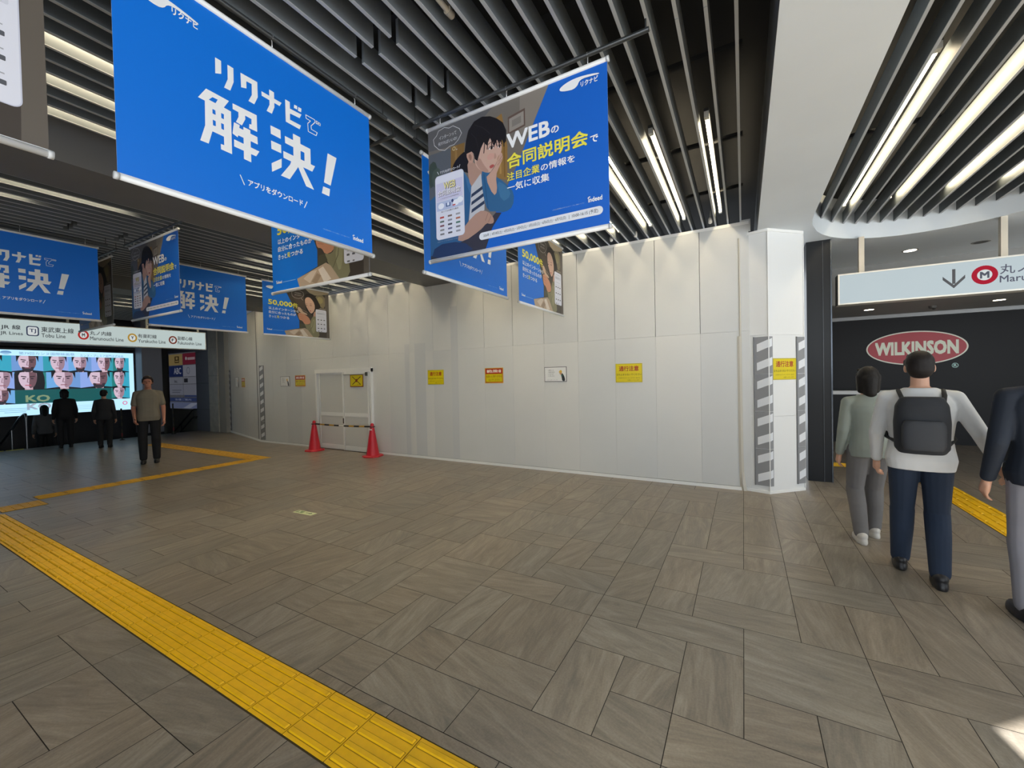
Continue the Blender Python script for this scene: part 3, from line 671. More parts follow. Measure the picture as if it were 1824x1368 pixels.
K_H = [[(0.379, 0.542), (0.403, 0.543), (0.392, 0.519), (0.362, 0.52)], [(0.377, 0.482), (0.39, 0.481), (0.391, 0.459), (0.377, 0.459)], [(0.417, 0.483), (0.43, 0.483), (0.429, 0.457), (0.417, 0.458)], [(0.377, 0.428), (0.39, 0.427), (0.39, 0.401), (0.377, 0.4)], [(0.415, 0.431), (0.428, 0.431), (0.428, 0.401), (0.416, 0.402)], [(0.857, 0.493), (0.877, 0.493), (0.877, 0.446), (0.857, 0.446)]]
K_O = [[(0.896, 0.732), (0.957, 0.734), (0.958, 0.718), (0.93, 0.682), (0.932, 0.662), (0.972, 0.661), (0.964, 0.639), (0.91, 0.638), (0.908, 0.686), (0.927, 0.711), (0.898, 0.712)], [(0.967, 0.732), (0.979, 0.732), (0.978, 0.718), (0.967, 0.716)], [(0.985, 0.731), (0.996, 0.731), (0.995, 0.716), (0.984, 0.716)]]
SPOON = [(1.085, 0.917), (1.101, 0.933), (1.154, 0.949), (1.219, 0.951), (1.291, 0.942), (1.345, 0.93), (1.348, 0.921), (1.291, 0.928), (1.241, 0.932), (1.218, 0.922), (1.207, 0.9), (1.181, 0.887), (1.134, 0.893), (1.096, 0.904)]
def indeed(A, x0, y0, x1, y1):
    A.text('indeed', x0, y0, x1, y1, WHT, .035); w = x1-x0
    A.stroke([(x0-.03*w, y1-.1*(y1-y0)), (x0+.02*w, y1+.1*(y1-y0)), (x0+.12*w, y1+.16*(y1-y0))], .006, WHT)
def art_solve():
    A = Art(BW, BH, BLUE, .42)
    for p in K_W: A.poly(p, WHT)
    for p in K_H: A.poly(p, BLUE)
    for p in K_O: A.stroke(p, .0045, WHT, True)
    A.stroke([(.501, .201), (.521, .157)], .005, WHT); A.stroke([(.888, .197), (.869, .154)], .005, WHT)
    A.text('アプリをダウンロード', .541, .160, .859, .196, WHT, .03)
    A.poly([(x-1.02, y-.058+.0) for x, y in SPOON], WHT, 1)
    A.text('リクナビ', .217, .838, .325, .872, WHT, .04)
    A.text('※各社募集要項はリクナビの掲載ページをご確認ください', .994, .061, 1.2, .068, '#9cc2ea', 0)
    indeed(A, 1.228, .060, 1.313, .088); return A
def phone(A, x0, y0, x1, y1, kind):
    A.rrect(x0, y0, x1, y1, .028, '#c3c6d6'); A.rrect(x0+.004, y0+.004, x1-.004, y1-.004, .025, '#d9dbe6'); w, h = x1-x0, y1-y0
    X = lambda t: x0+w*t; Y = lambda t: y0+h*t
    if kind == 0:
        A.rect(X(.04), Y(.60), X(.96), Y(.88), '#c9c7e0'); A.text('WEB', X(.32), Y(.765), X(.72), Y(.865), '#4c4a52', .06); A.text('WEB', X(.305), Y(.772), X(.705), Y(.872), '#e9df9a', .03)
        A.text('合同説明会', X(.10), Y(.67), X(.88), Y(.755), '#4c4a52', .05); A.text('合同説明会', X(.09), Y(.676), X(.87), Y(.761), '#f1eff4', .02)
        A.text('この日だけの合同説明会', X(.18), Y(.625), X(.82), Y(.642), '#55565f', .01); A.rect(X(.04), Y(.45), X(.96), Y(.59), '#b4bfdb')
        for q in (.2, .72, .86): A.ell(X(q), Y(.52 if q < .8 else .545), .028, .022, '#e8ebf3')
        A.rect(X(.37), Y(.49), X(.53), Y(.55), '#3f5a8c'); A.rect(X(.41), Y(.505), X(.49), Y(.55), '#dfe5f2'); A.ell(X(.6), Y(.56), .01, .012, '#2c3a6b'); A.rect(X(.6), Y(.48), X(.7), Y(.5), '#c65353')
        A.text('知ってる企業が大集合', X(.2), Y(.415), X(.8), Y(.44), '#55565f', .02)
        cols = ['#b5473f', '#7d6a62', '#9b9ba0', '#5d6d63', '#8b8b94', '#b06a52', '#7b4f58', '#4f4f55', '#4b7466', '#8a8a8a', '#6a6a8a', '#7b7b80', '#7b7b80', '#55555a', '#8f8f95']
        for i in range(5):
            for j in range(3):
                c = cols[i*3+j]; xx, yy = X(.22+.28*j), Y(.34-.065*i); A.rrect(xx-.02, yy-.006, xx+.02, yy+.007, .004, c)
    else:
        A.rect(X(.2), Y(.915), X(.8), Y(.925), '#9a9ba6'); A.rrect(X(.1), Y(.78), X(.9), Y(.87), .008, '#c9ccd8')
        A.rect(X(.14), Y(.83), X(.75), Y(.84), '#9c9fab'); A.rect(X(.14), Y(.80), X(.6), Y(.81), '#9c9fab'); A.rect(X(.18), Y(.68), X(.8), Y(.69), '#a8aab4')
        for i in range(3):
            for j in range(3):
                xx, yy = X(.22+.28*j), Y(.54-.19*i); A.rrect(xx-.018, yy-.009, xx+.018, yy+.009, .003, '#56585f'); A.rect(xx-.014, yy+.03, xx+.014, yy+.035, '#a3a5ad')
        A.rect(X(.16), Y(.02), X(.3), Y(.05), '#6a6b72'); A.rect(X(.44), Y(.02), X(.54), Y(.045), '#6a6b72')
def art_web():
    A = Art(BW, BH, '#1160c4', .42)
    A.poly([(0, 1.0), (1.03, 1.012), (.761, .515), (.715, .441), (.69, .41), (.592, .243), (.5, .0), (0, 0)], '#6d6862')
    A.poly([(0, .93), (.0, 1.0), (.62, 1.0), (.40, .86), (.34, .80), (0, .83)], '#59595c')
    A.poly([(.80, 1.0), (1.03, 1.012), (.87, .72), (.79, .72)], '#817a72')
    A.rect(0, .08, .22, .80, '#565b62'); A.poly([(-.004, .72), (.06, .755), (.091, .66), (.054, .565), (0, .545)], '#3a463f', 1); A.poly([(.02, .66), (.10, .70), (.12, .60), (.05, .52)], '#46524a', 1)
    A.poly([(.215, .806), (.341, .804), (.313, .553), (.208, .579)], '#7a5d33'); A.rect(.25, .56, .27, .80, '#8a6c3f')
    A.poly([(.609, .892), (.656, .909), (.696, .677), (.69, .443), (.608, .479)], '#8a6a3a'); A.rect(.63, .5, .645, .86, '#a5824c'); A.rect(.665, .47, .675, .78, '#735629')
    A.poly([(.704, .866), (.836, .886), (.836, .768), (.703, .748)], '#5b4a42'); A.poly([(.714, .852), (.826, .870), (.826, .780), (.713, .762)], '#8d8780'); A.poly([(.735, .835), (.805, .845), (.805, .80), (.735, .79)], '#7a756f')
    A.poly([(.345, .744), (.287, .719), (.244, .688), (.21, .621), (.315, .60), (.40, .56), (.40, .655)], '#17151a', 1)
    A.poly([(-.012, .449), (.051, .479), (.2, .56), (.325, .6), (.403, .481), (.391, .401), (.356, .226), (.322, .10), (-.007, .03)], '#2c5a86')
    A.poly([(.325, .6), (.403, .481), (.391, .401), (.36, .47)], '#3d6c98')
    A.poly([(.358, .674), (.428, .631), (.475, .58), (.495, .54), (.464, .50), (.403, .455), (.369, .52)], '#a98878', 1)
    A.poly([(.39, .47), (.474, .545), (.505, .40), (.498, .28), (.428, .262), (.361, .22), (.38, .371)], '#b9bbbf')
    for y in (.43, .375, .32): A.poly([(.39, y-.012), (.50, y+.03), (.50, y+.005), (.385, y-.037)], '#2c3850')
    A.poly([(.475, .56), (.514, .551), (.608, .487), (.69, .412), (.742, .344), (.731, .253), (.667, .228), (.602, .249), (.526, .265), (.49, .379)], '#2f5f8a', 1)
    A.poly([(.60, .47), (.69, .40), (.72, .33), (.64, .30)], '#3d7098', 1); A.stroke([(.50, .53), (.515, .40), (.53, .28)], .004, '#1f4468')
    A.poly([(-.007, .03), (.322, .10), (.464, .147), (.592, .243), (.639, .233), (.561, .145), (.5, .0), (0, 0)], '#33313a')
    A.poly([(0, 0), (.42, 0), (.30, .10), (.05, .11)], '#22355a', 1)
    A.poly([(.419, .70), (.448, .68), (.48, .757), (.558, .775), (.651, .725), (.652, .674), (.645, .644), (.616, .62), (.611, .59), (.577, .555), (.552, .529), (.504, .545), (.456, .58), (.427, .623)], '#c3a191', 1)
    A.poly([(.43, .64), (.46, .58), (.504, .545), (.55, .535), (.50, .60), (.47, .66)], '#ad8a7b', 1)
    A.poly([(.349, .71), (.375, .732), (.41, .714), (.419, .674), (.408, .636), (.377, .644)], '#b79180', 1); A.poly([(.367, .70), (.39, .71), (.402, .68), (.39, .65)], '#8f6c5f', 1)
    A.poly([(.339, .735), (.352, .809), (.374, .877), (.426, .926), (.495, .938), (.562, .92), (.618, .886), (.664, .844), (.69, .782), (.687, .71), (.668, .695), (.655, .73), (.633, .705), (.615, .74), (.59, .70), (.558, .77), (.53, .725), (.505, .755), (.48, .72), (.448, .64), (.425, .66), (.419, .70), (.40, .721), (.349, .715)], '#17151a', 0)
    [A.stroke([(x, .80), (x+dx, .70-dy)], .007, '#17151a') for x, dx, dy in ((.60, .012, .0), (.625, .008, .012), (.645, .006, .0), (.575, -.006, .0), (.545, -.012, .0), (.52, -.016, .02), (.66, .01, .02))]; A.stroke([(.43, .90), (.50, .86), (.56, .80)], .005, '#2b282e'); A.stroke([(.40, .85), (.44, .80), (.46, .72)], .004, '#2b282e')
    for ex, ey, ew, eh in ((.566, .697, .024, .012), (.632, .689, .016, .010)):
        A.poly([(ex-ew, ey-.002), (ex-ew*.4, ey+eh), (ex+ew*.5, ey+eh*.9), (ex+ew, ey-.001), (ex+ew*.3, ey-eh*.8), (ex-ew*.5, ey-eh*.7)], '#d8cdc8', 1)
        A.ell(ex+ew*.15, ey+.001, ew*.42, eh*.95, '#241a18', 16); A.stroke([(ex-ew, ey), (ex-ew*.4, ey+eh), (ex+ew*.5, ey+eh), (ex+ew*1.05, ey)], .0045, '#241a18')
    A.stroke([(.538, .728), (.56, .737), (.59, .731)], .005, '#5a443e'); A.stroke([(.618, .722), (.645, .719)], .005, '#5a443e')
    A.ell(.56, .64, .03, .022, '#c79a8c', 20)
    A.poly([(.595, .665), (.612, .618), (.585, .612)], '#b18d7e', 1); A.poly([(.546, .575), (.573, .584), (.593, .571), (.577, .559), (.556, .556)], '#a5504c', 1)
    A.poly([(.65, .651), (.662, .6), (.629, .553), (.599, .497), (.61, .383), (.577, .36), (.513, .503), (.552, .525), (.601, .569), (.626, .626)], '#bb9786', 1)
    A.stroke([(.655, .62), (.625, .59)], .004, '#96735f'); A.stroke([(.65, .595), (.615, .565)], .004, '#96735f')
    A.poly([(.335, .213), (.448, .286), (.526, .269), (.573, .215), (.576, .174), (.543, .173), (.514, .186), (.464, .147), (.321, .09), (.243, .113)], '#ab8877', 1)
    A.stroke([(.53, .255), (.505, .205)], .004, '#86655a'); A.stroke([(.555, .23), (.53, .19)], .004, '#86655a')
    phone(A, .060, .141, .326, .622, 0)
    cl = [(.063, .859), (.054, .905), (.085, .925), (.105, .955), (.161, .965), (.204, .948), (.241, .953), (.298, .915), (.317, .877), (.285, .837), (.247, .814), (.205, .814), (.161, .796), (.106, .816)]
    A.stroke(cl, .004, '#c9cbcd', True); A.ring(.245, .785, .012, .012, .005, '#c9b98a'); A.ell(.27, .773, .004, .004, '#c9cbcd')
    A.text('インターンって', .11, .885, .27, .912, '#c9cbcd', .01); A.text('何すればいいの?', .10, .842, .275, .869, '#c9cbcd', .01)
    A.text('アプリをダウンロード', .11, .632, .28, .652, WHT, .02); A.stroke([(.085, .655), (.098, .632)], .003, WHT); A.stroke([(.296, .655), (.287, .635)], .003, WHT)
    A.text('※画面はイメージです 内容は変更になる場合があります', .07, .122, .31, .131, '#8f97ad', 0)
    A.text('WEB', .696, .652, 1.012, .748, WHT, .035); A.text('の', 1.024, .655, 1.077, .698, WHT, .03)
    A.text('合同説明会', .695, .515, 1.267, .61, YLW, .03); A.text('で', 1.283, .519, 1.332, .561, WHT, .03)
    A.text('注目企業', .691, .432, .936, .487, YLW, .02); A.text('の情報を', .946, .434, 1.181, .481, WHT, .02); A.text('一気に収集', .691, .360, 1.004, .412, WHT, .02)
    A.poly([(x, y-.005) for x, y in SPOON], WHT, 1); A.text('リクナビ', 1.229, .880, 1.338, .912, WHT, .04)
    indeed(A, 1.265, .160, 1.352, .188); A.text('※参加企業情報はリクナビのページをご確認ください', 1.022, .160, 1.24, .168, '#9cb8de', 0)
    A.rrect(.452, .072, 1.356, .124, .026, '#dde1e8'); A.text('2026年  |  4月18日(土)・4月25日(土)・5月9日(土)・5月23日(土)・6月6日(土)・6月7日(日)', .488, .086, 1.115, .110, '#454850', .015); A.text('|  10:00-16:15 (予定)', 1.135, .084, 1.325, .112, '#454850', .015)
    return A
def art_intern():
    A = Art(BW, BH, BLUE, .42)
    A.poly([(.411, 1.0), (.443, .87), (.551, .667), (.714, .312), (.71, .162), (.4, .087), (.435, 0), (1.4, 0), (1.4, 1.0)], '#3f3832')
    A.poly([(.82, 1.0), (1.4, 1.0), (1.4, .93), (1.312, .921), (1.077, .874), (.956, .905)], '#a8977c'); A.poly([(1.05, .87), (1.312, .92), (1.307, .62), (1.15, .66)], '#7e7359', 1); A.ell(1.19, .79, .07, .07, '#93885f')
    A.poly([(1.306, .92), (1.4, .954), (1.4, 0), (1.325, 0), (1.336, .59), (1.303, .628)], '#5f5850'); A.rect(1.10, .605, 1.32, .625, '#8a7f72')
    A.poly([(.56, .80), (.70, .62), (.84, .55), (.86, .70), (.80, .86)], '#4a3f37'); A.stroke([(.66, .58), (.90, .50)], .012, '#857361')
    A.poly([(.837, .847), (.921, .895), (1.02, .885), (1.096, .836), (1.17, .72), (1.21, .63), (1.081, .58), (1.061, .476), (1.023, .422), (.972, .486), (.896, .50), (.851, .63), (.831, .746)], '#1e1613', 1)
    A.poly([(.846, .775), (.917, .82), (.992, .795), (1.062, .698), (1.066, .577), (.995, .485), (.951, .50), (.895, .577), (.852, .661)], '#c9a48f', 1)
    A.poly([(1.03, .50), (1.08, .56), (1.09, .43), (1.02, .40)], '#b98f7c', 1)
    for x0, x1, y in ((.867, .897, .638), (.955, .994, .649)): A.stroke([(x0, y), ((x0+x1)/2, y+.006), (x1, y-.002)], .009, '#3a2622'); A.stroke([(x0, y+.035), (x1, y+.036)], .006, '#4a342e')
    A.stroke([(.925, .64), (.912, .585), (.93, .578)], .005, '#b08877'); A.poly([(.940, .543), (.972, .550), (.985, .538), (.958, .525)], '#a9474a', 1)
    A.poly([(.817, .273), (.88, .244), (.947, .265), (.977, .387), (1.036, .443), (1.091, .429), (1.13, .199), (1.164, 0), (.96, 0), (.896, .12), (.845, .197)], '#7f7b5e', 1); A.poly([(.96, .20), (1.0, .35), (1.06, .40), (1.07, .2), (1.02, .05)], '#93906f', 1); A.stroke([(.93, .12), (1.0, .22), (1.02, .33)], .01, '#68654c')
    A.poly([(.71, .162), (.732, .256), (.817, .263), (.855, .198), (.833, .17)], '#4b4a3a')
    A.poly([(.40, .087), (.833, .177), (.895, .143), (1.02, 0), (.435, 0)], '#b09b84'); A.poly([(.497, .075), (.621, .131), (.703, .128), (.595, .02)], '#cbbba8'); A.poly([(.72, .13), (.79, .15), (.90, .02), (.80, .0)], '#d4c8ba'); A.poly([(.62, .03), (.70, .10), (.76, .07), (.69, 0)], '#97826c')
    A.poly([(.692, .464), (.756, .475), (.849, .443), (.923, .401), (.962, .326), (.936, .264), (.827, .25), (.778, .32), (.716, .331), (.695, .397)], '#c48a6c', 1)
    for k in range(3): A.stroke([(.70+.012*k, .44-.035*k), (.78+.012*k, .43-.04*k)], .005, '#9d6a50')
    A.poly([(.668, .568), (.721, .592), (.771, .551), (.789, .505), (.895, .47), (.882, .44), (.724, .478)], '#c2a68c', 1)
    phone(A, 1.08, .125, 1.332, .592, 1)
    A.stroke([(.567, .852), (.605, .897), (.678, .924), (.751, .912), (.813, .892), (.821, .834), (.774, .778), (.71, .753), (.638, .757), (.578, .787)], .004, '#c9c4bd', True)
    A.text('どれが自分に', .63, .85, .77, .872, '#c9c4bd', .01); A.text('合うんだろう?', .63, .81, .77, .832, '#c9c4bd', .01); A.stroke([(.77, .765), (.80, .735)], .006, '#c9c4bd')
    A.text('50,000', .104, .548, .573, .652, YLW, .035); A.text('件', .583, .552, .692, .649, YLW, .02)
    A.text('以上のインターンから', .109, .466, .703, .516, WHT, .02); A.text('自分に合ったものが', .109, .392, .643, .443, WHT, .02)
    A.text('きっと', .109, .314, .247, .362, WHT, .02); A.text('見', .255, .314, .305, .362, YLW, .02); A.text('つかる', .315, .316, .502, .362, WHT, .02)
    A.poly([(x-1.02, y-.035) for x, y in SPOON], WHT, 1); A.text('リクナビ', .205, .855, .315, .888, WHT, .04)
    indeed(A, .068, .078, .157, .104); A.stroke([(.175, .084), (.38, .084)], .006, '#7fb0e6'); return A
ZBOT = 2.47
RAIL = mat('#dfe1e2', .35); ROD = mat('#55585a', .35, .7); HOOK = mat('#d8d9da', .3, .6)
ARTS = {'solve': art_solve(), 'web': art_web(), 'intern': art_intern()}
_sheet = {}
def banner(kind, axis, at_, start, label, group=None, wd=BW):
    """axis 'y': hangs in plane x=at_, faces +x; axis 'x': plane y=at_, faces -y"""
    rz = math.pi/2 if axis == 'y' else 0
    loc = (at_, start, ZBOT) if axis == 'y' else (start, at_, ZBOT)
    r = empty('hanging_banner', label, 'banner', loc, rz, group)
    if kind not in _sheet:
        o = ARTS[kind].build('printed_sheet', (0, 0, .022), (1, 0, 0), (0, -1, 0), r, thick=.0012, edge='#d5d8dc'); _sheet[kind] = o.data
    else: link('printed_sheet', _sheet[kind], r)
    for nm, z in (('top_rail', 1.012), ('bottom_rail', .012)):
        if nm not in _sheet:
            mb = MB(); mb.tube([(-.006, 0, 0), (BW+.006, 0, 0)], .0145, RAIL, 14); mb.box(-.004, -.004, -.004, BW+.004, .004, .016 if nm == 'bottom_rail' else .004, RAIL); _sheet[nm] = mb.mesh(nm)
        ro = link(nm, _sheet[nm], r, (0, .0, z))
        if 'end_cap' not in _sheet:
            mb = MB(); mb.tube([(-.012, 0, 0), (.004, 0, 0)], .0165, mat('#c6c9cb', .4), 14); _sheet['end_cap'] = mb.mesh('end_cap')
        for x in (0, BW+.008): link('end_cap', _sheet['end_cap'], ro, (x, 0, 0))
    if 'hook' not in _sheet:
        mb = MB(); mb.tube([(0, 0, 0), (0, 0, .045), (0, .012, .068), (0, .0, .084), (0, -.013, .07), (0, -.008, .058)], .0028, HOOK, 8); _sheet['hook'] = mb.mesh('hook')
    for x in (.12, BW/2, BW-.12): link('hook', _sheet['hook'], r, (x, 0, 1.018))
    return r
XA, XB, YC = -2.335, -7.735, 2.487
banner('solve', 'y', XA, .735, 'largest blue lettered banner hanging nearest, with big white characters and exclamation mark')
banner('intern', 'y', XA, -.86, 'nearest photo banner cut off at upper left, with white phone screen')
banner('solve', 'y', XA, 2.69, 'blue lettered banner half hidden below and behind the big photo banner')
banner('intern', 'y', XA, 4.37, 'narrow-looking photo banner with yellow 50,000 hanging closest before the middle hoarding')
banner('web', 'x', YC, -2.09, 'large blue photo banner of a pensive dark-haired woman resting her cheek')
banner('intern', 'x', YC, -4.16, 'photo banner with beige cushion mostly hidden behind the largest blue banner')
banner('solve', 'y', XB, .80, 'blue lettered banner over the long station sign, its left part cut off')
banner('solve', 'y', XB, 2.735, 'blue lettered banner above the right end of the long station sign')
banner('intern', 'y', XB, 4.42, 'photo banner with yellow 50,000 high over the left notices near the door')
banner('web', 'x', YC-.05, -7.40, 'dim photo banner of the pensive woman hanging in the left bay')
banner('intern', 'x', YC-.05, -9.46, 'dark photo banner mostly hidden, its corner over the red circle of the long sign')
def pole(p0, p1, label):
    r = empty('hanging_pole', label, 'pole', p0); p0, p1 = Vector(p0), Vector(p1); D = p1-p0
    mb = MB(); mb.tube([(0, 0, 0), D], .014, ROD, 12); mb.build('rod', r)
    for t in (.01, .99):
        q = D*t; mb = MB(); mb.tube([q, q+Vector((0, 0, .235))], .005, ROD, 8); mb.build('hanger', r)
ZP = ZBOT+1.085
pole((-2.235, YC, ZP), (-.45, YC, ZP), 'dark pole carrying the photo banner of the pensive woman')
pole((-4.40, YC, ZP), (-2.43, YC, ZP), 'dark pole behind the largest blue banner, carrying the cushion photo banner')
pole((XA, -1.0, ZP), (XA, 2.30, ZP), 'dark pole carrying the two nearest banners')
pole((XA, 2.60, ZP), (XA, 5.9, ZP), 'dark pole carrying two banners close to the middle hoarding')
pole((XB, .5, ZP), (XB, 2.30, ZP), 'dark pole carrying the cut-off blue banner of the left bay')
pole((XB, 2.6, ZP), (XB, 5.9, ZP), 'dark pole carrying two banners of the left bay near the door')
pole((-7.60, YC-.05, ZP), (-5.80, YC-.05, ZP), 'dark pole carrying the dim photo banner of the left bay')
pole((-9.60, YC-.05, ZP), (-7.87, YC-.05, ZP), 'dark pole carrying the mostly hidden dark photo banner of the left bay')

# ------------------------------------------------------------------ station signs
SIGNF = mat('#d9d6cc', .35, .3); PANEL = '#d5e6e4'
def sign_frame(r, w, h, dp):
    mb = MB(); t = .018
    mb.box(-t, -.004, -t, w+t, dp, 0, SIGNF); mb.box(-t, -.004, h, w+t, dp, h+t, SIGNF); mb.box(-t, -.004, 0, 0, dp, h, SIGNF); mb.box(w, -.004, 0, w+t, dp, h, SIGNF); mb.box(0, dp-.01, 0, w, dp, h, SIGNF)
    mb.build('frame', r)
INK = '#2e3038'
SX0, SY0 = -13.5, .6
r = empty('station_sign', 'long backlit white station line sign hanging by the stairs', 'sign', (SX0, SY0, 2.575), math.pi/2)
W_, H_ = 5.45, .465
A = Art(W_, H_, PANEL, .4, glow=.62)
oy = lambda y: y-SY0
A.text('JR 線', oy(2.30), .235, oy(2.57), .345, INK, .015); A.text('JR Lines', oy(2.29), .115, oy(2.60), .20, INK, .012)
A.rrect(oy(2.02), .12, oy(2.25), .36, .03, '#3c9c4c'); A.rrect(oy(2.05), .15, oy(2.22), .33, .02, '#eef4f4'); A.text('JR', oy(2.07), .19, oy(2.20), .30, '#3c9c4c', .03)
A.rrect(oy(2.65), .13, oy(2.835), .345, .045, '#2f3a5c'); A.rrect(oy(2.67), .15, oy(2.815), .325, .032, '#eef4f4'); A.text('TJ', oy(2.695), .19, oy(2.79), .285, '#2f3a5c', .02)
A.text('東武東上線', oy(2.87), .23, oy(3.375), .345, INK, .015); A.text('Tobu Line', oy(2.87), .115, oy(3.24), .20, INK, .012)
for Y, ch, c, jp, en, xa, xb, xc in ((3.535, 'M', '#c0322f', '丸ノ内線', 'Marunouchi Line', 3.645, 4.03, 4.25), (4.425, 'Y', '#c39a3a', '有楽町線', 'Yurakucho Line', 4.535, 4.92, 5.11), (5.275, 'F', '#7d3a2a', '副都心線', 'Fukutoshin Line', 5.385, 5.73, 5.95)):
    A.ring(oy(Y), .215, .075, .09, .036, c); A.ell(oy(Y), .215, .06, .072, '#eef4f4'); A.text(ch, oy(Y)-.024, .18, oy(Y)+.024, .25, INK, .05)
    A.text(jp, oy(xa), .225, oy(xb), .325, INK, .015); A.text(en, oy(xa), .105, oy(xc), .19, INK, .012)
A.build('lit_panel', (0, 0, 0), (1, 0, 0), (0, -1, 0), r); sign_frame(r, W_, H_, .16)
for y in (.9, 2.7, 4.15, 5.30):
    mb = MB(); mb.box(y-.02, .06, H_+.018, y+.02, .10, 1.40, SIGNF); mb.build('hanger_post', r)
r = empty('station_sign', 'backlit white sign with black down arrow and red ring, before the black shop', 'sign', (1.185, 7.3, 2.512), 0)
W_, H_ = 3.2, .39
A = Art(W_, H_, '#cfe0e6', .4, glow=.62)
A.rect(1.128, .13, 1.158, .315, '#33343c'); A.poly([(1.143, .075), (1.245, .19), (1.245, .232), (1.143, .117), (1.041, .232), (1.041, .19)], '#33343c')
A.ring(1.415, .205, .09, .09, .048, '#c42b40'); A.ell(1.415, .205, .064, .064, '#eef4f4'); A.text('M', 1.378, .168, 1.452, .242, '#2e3550', .05)
A.text('丸ノ内線', 1.545, .195, 2.06, .31, '#3a3d5c', .01); A.text('Marunouchi Line', 1.543, .095, 2.30, .175, '#3a3d5c', .015)
A.build('lit_panel', (0, 0, 0), (1, 0, 0), (0, -1, 0), r); sign_frame(r, W_, H_, .2)
for x, z in ((.255, 1), (1.61, 1), (2.9, 1)):
    mb = MB(); mb.box(x-.03, .07, H_+.018, x+.03, .13, ZB-2.512, mat('#c9c2b2', .4)); mb.build('hanger_post', r)
# oval brand sign on the black wall
A = Art(1.62, .76, '#16181d', .45)
A.outline = [(.81+.80*math.cos(2*math.pi*i/72), .38+.36*math.sin(2*math.pi*i/72)) for i in range(72)]; A.base = '#ece9da'; A.ell(.81, .38, .775, .335, '#b0303c', 64)
A.text('WILKINSON', .17, .25, 1.46, .51, '#e9ecd9', .06)
o = A.build('oval_sign', (2.36, 11.79, 1.64), (1, 0, 0), (0, -1, 0), thick=.008); tag(o, 'large red oval sign with cream lettering on the black shop wall', 'sign')
A = Art(.11, .11, '#a9d6cd', .45); A.outline = [(.055+.05*math.cos(2*math.pi*i/24), .055+.05*math.sin(2*math.pi*i/24)) for i in range(24)]; A.ell(.055, .055, .04, .04, '#0f1115'); A.text('R', .035, .03, .078, .082, '#a9d6cd', .03)
o = A.build('registered_mark', (3.72, 11.79, 1.58), (1, 0, 0), (0, -1, 0), thick=.008); tag(o, 'tiny registered mark below the right end of the red oval sign', 'mark')

# ------------------------------------------------------------------ big lit screen by the stairs
r = empty('video_screen', 'large glowing screen with a grid of faces over the dark stairs', 'screen', (-17.6, .9, .80), math.pi/2)
W_, H_ = 4.87, 1.84
A = Art(W_, H_, '#a9d3ea', .3, glow=1.25)
# header
A.text('第79回カンヌ国際映画祭', 2.40, 1.71, 3.50, 1.79, '#6f8fae', .01); A.text('カンヌ・プレミア部門正式出品', 3.62, 1.69, 4.62, 1.77, '#6f8fae', .01)
A.ell(2.17, 1.76, .10, .05, '#5f86ad'); A.rect(2.05, 1.73, 2.32, 1.745, '#a9d3ea')
rs = random.Random(11)
BGC = ['#2f8fa8', '#5f93c4', '#7a92c9', '#1f6c6b', '#5f85b8', '#2d8798']
def face(x0, y0, x1, y1, k, beard=0, hair='#14161c', fem=False):
    A.win = (x0, y0, x1, y1); A.rect(x0, y0, x1, y1, BGC[k % len(BGC)]); A.rect(x0, y0, x0+(x1-x0)*.45, y1, BGC[(k+3) % len(BGC)])
    w, h = (x1-x0)*1.45, (y1-y0)*1.5; cx = (x0+x1)/2+(x1-x0)*.08*((k % 3)-1); y0 = y1-h*.84; y1 = y0+h; cy = y0+h*.56; x0, x1 = cx-w/2, cx+w/2
    A.poly([(x0, y0), (x0+w*.1, y0+h*.2), (cx, y0+h*.28), (x1-w*.1, y0+h*.2), (x1, y0)], '#10151c')
    if fem: A.poly([(cx-w*.30, y0+h*.08), (cx-w*.33, cy), (cx-w*.24, y1), (cx+w*.30, y1), (cx+w*.38, cy), (cx+w*.34, y0+h*.05)], hair, 1)
    A.poly([(cx-w*.07, y0+h*.12), (cx-w*.09, y0+h*.40), (cx+w*.10, y0+h*.40), (cx+w*.10, y0+h*.12)], '#a98b92')
    A.poly([(cx-w*.19, y1-h*.02), (cx-w*.21, cy), (cx-w*.14, y0+h*.30), (cx, y0+h*.17), (cx+w*.14, y0+h*.30), (cx+w*.20, cy), (cx+w*.18, y1-h*.02)], '#b7a2b2', 1)
    A.poly([(cx+w*.02, y1-h*.04), (cx+w*.03, cy), (cx+w*.01, y0+h*.2), (cx+w*.14, y0+h*.30), (cx+w*.20, cy), (cx+w*.17, y1-h*.04)], '#5f464e' if k % 2 else '#866d7b', 1)
    if beard: A.poly([(cx-w*.14, y0+h*.40), (cx-w*.06, y0+h*.37), (cx+w*.06, y0+h*.37), (cx+w*.15, y0+h*.40), (cx+w*.11, y0+h*.22), (cx, y0+h*.15), (cx-w*.11, y0+h*.22)], '#2c2730', 1)
    for s_ in (-1, 1): A.stroke([(cx+s_*w*.045, cy+h*.10), (cx+s_*w*.14, cy+h*.12)], h*.035, '#241e26'); A.ell(cx+s_*w*.09, cy+h*.035, w*.035, h*.022, '#231f2b', 12)
    A.stroke([(cx, cy+h*.05), (cx-w*.02, cy-h*.10), (cx+w*.03, cy-h*.11)], w*.02, '#7d6370'); A.stroke([(cx-w*.06, y0+h*.345), (cx+w*.06, y0+h*.345)], h*.03, '#a34a5c' if fem else '#7d4c58')
    A.poly([(cx-w*.24, cy+h*.02), (cx-w*.25, y1), (cx+w*.25, y1), (cx+w*.24, cy+h*.03), (cx+w*.19, cy+h*.24), (cx, cy+h*.33), (cx-w*.17, cy+h*.26)], hair, 0)
    A.win = (0, 0, A.w, A.h)
xs = [1.55, 2.26, 2.85, 3.36, 3.86, 4.36, 4.75]
for i in range(6): face(xs[i], 1.22, xs[i+1], 1.68, i+(i > 2), beard=(i in (5, 1, 3)))
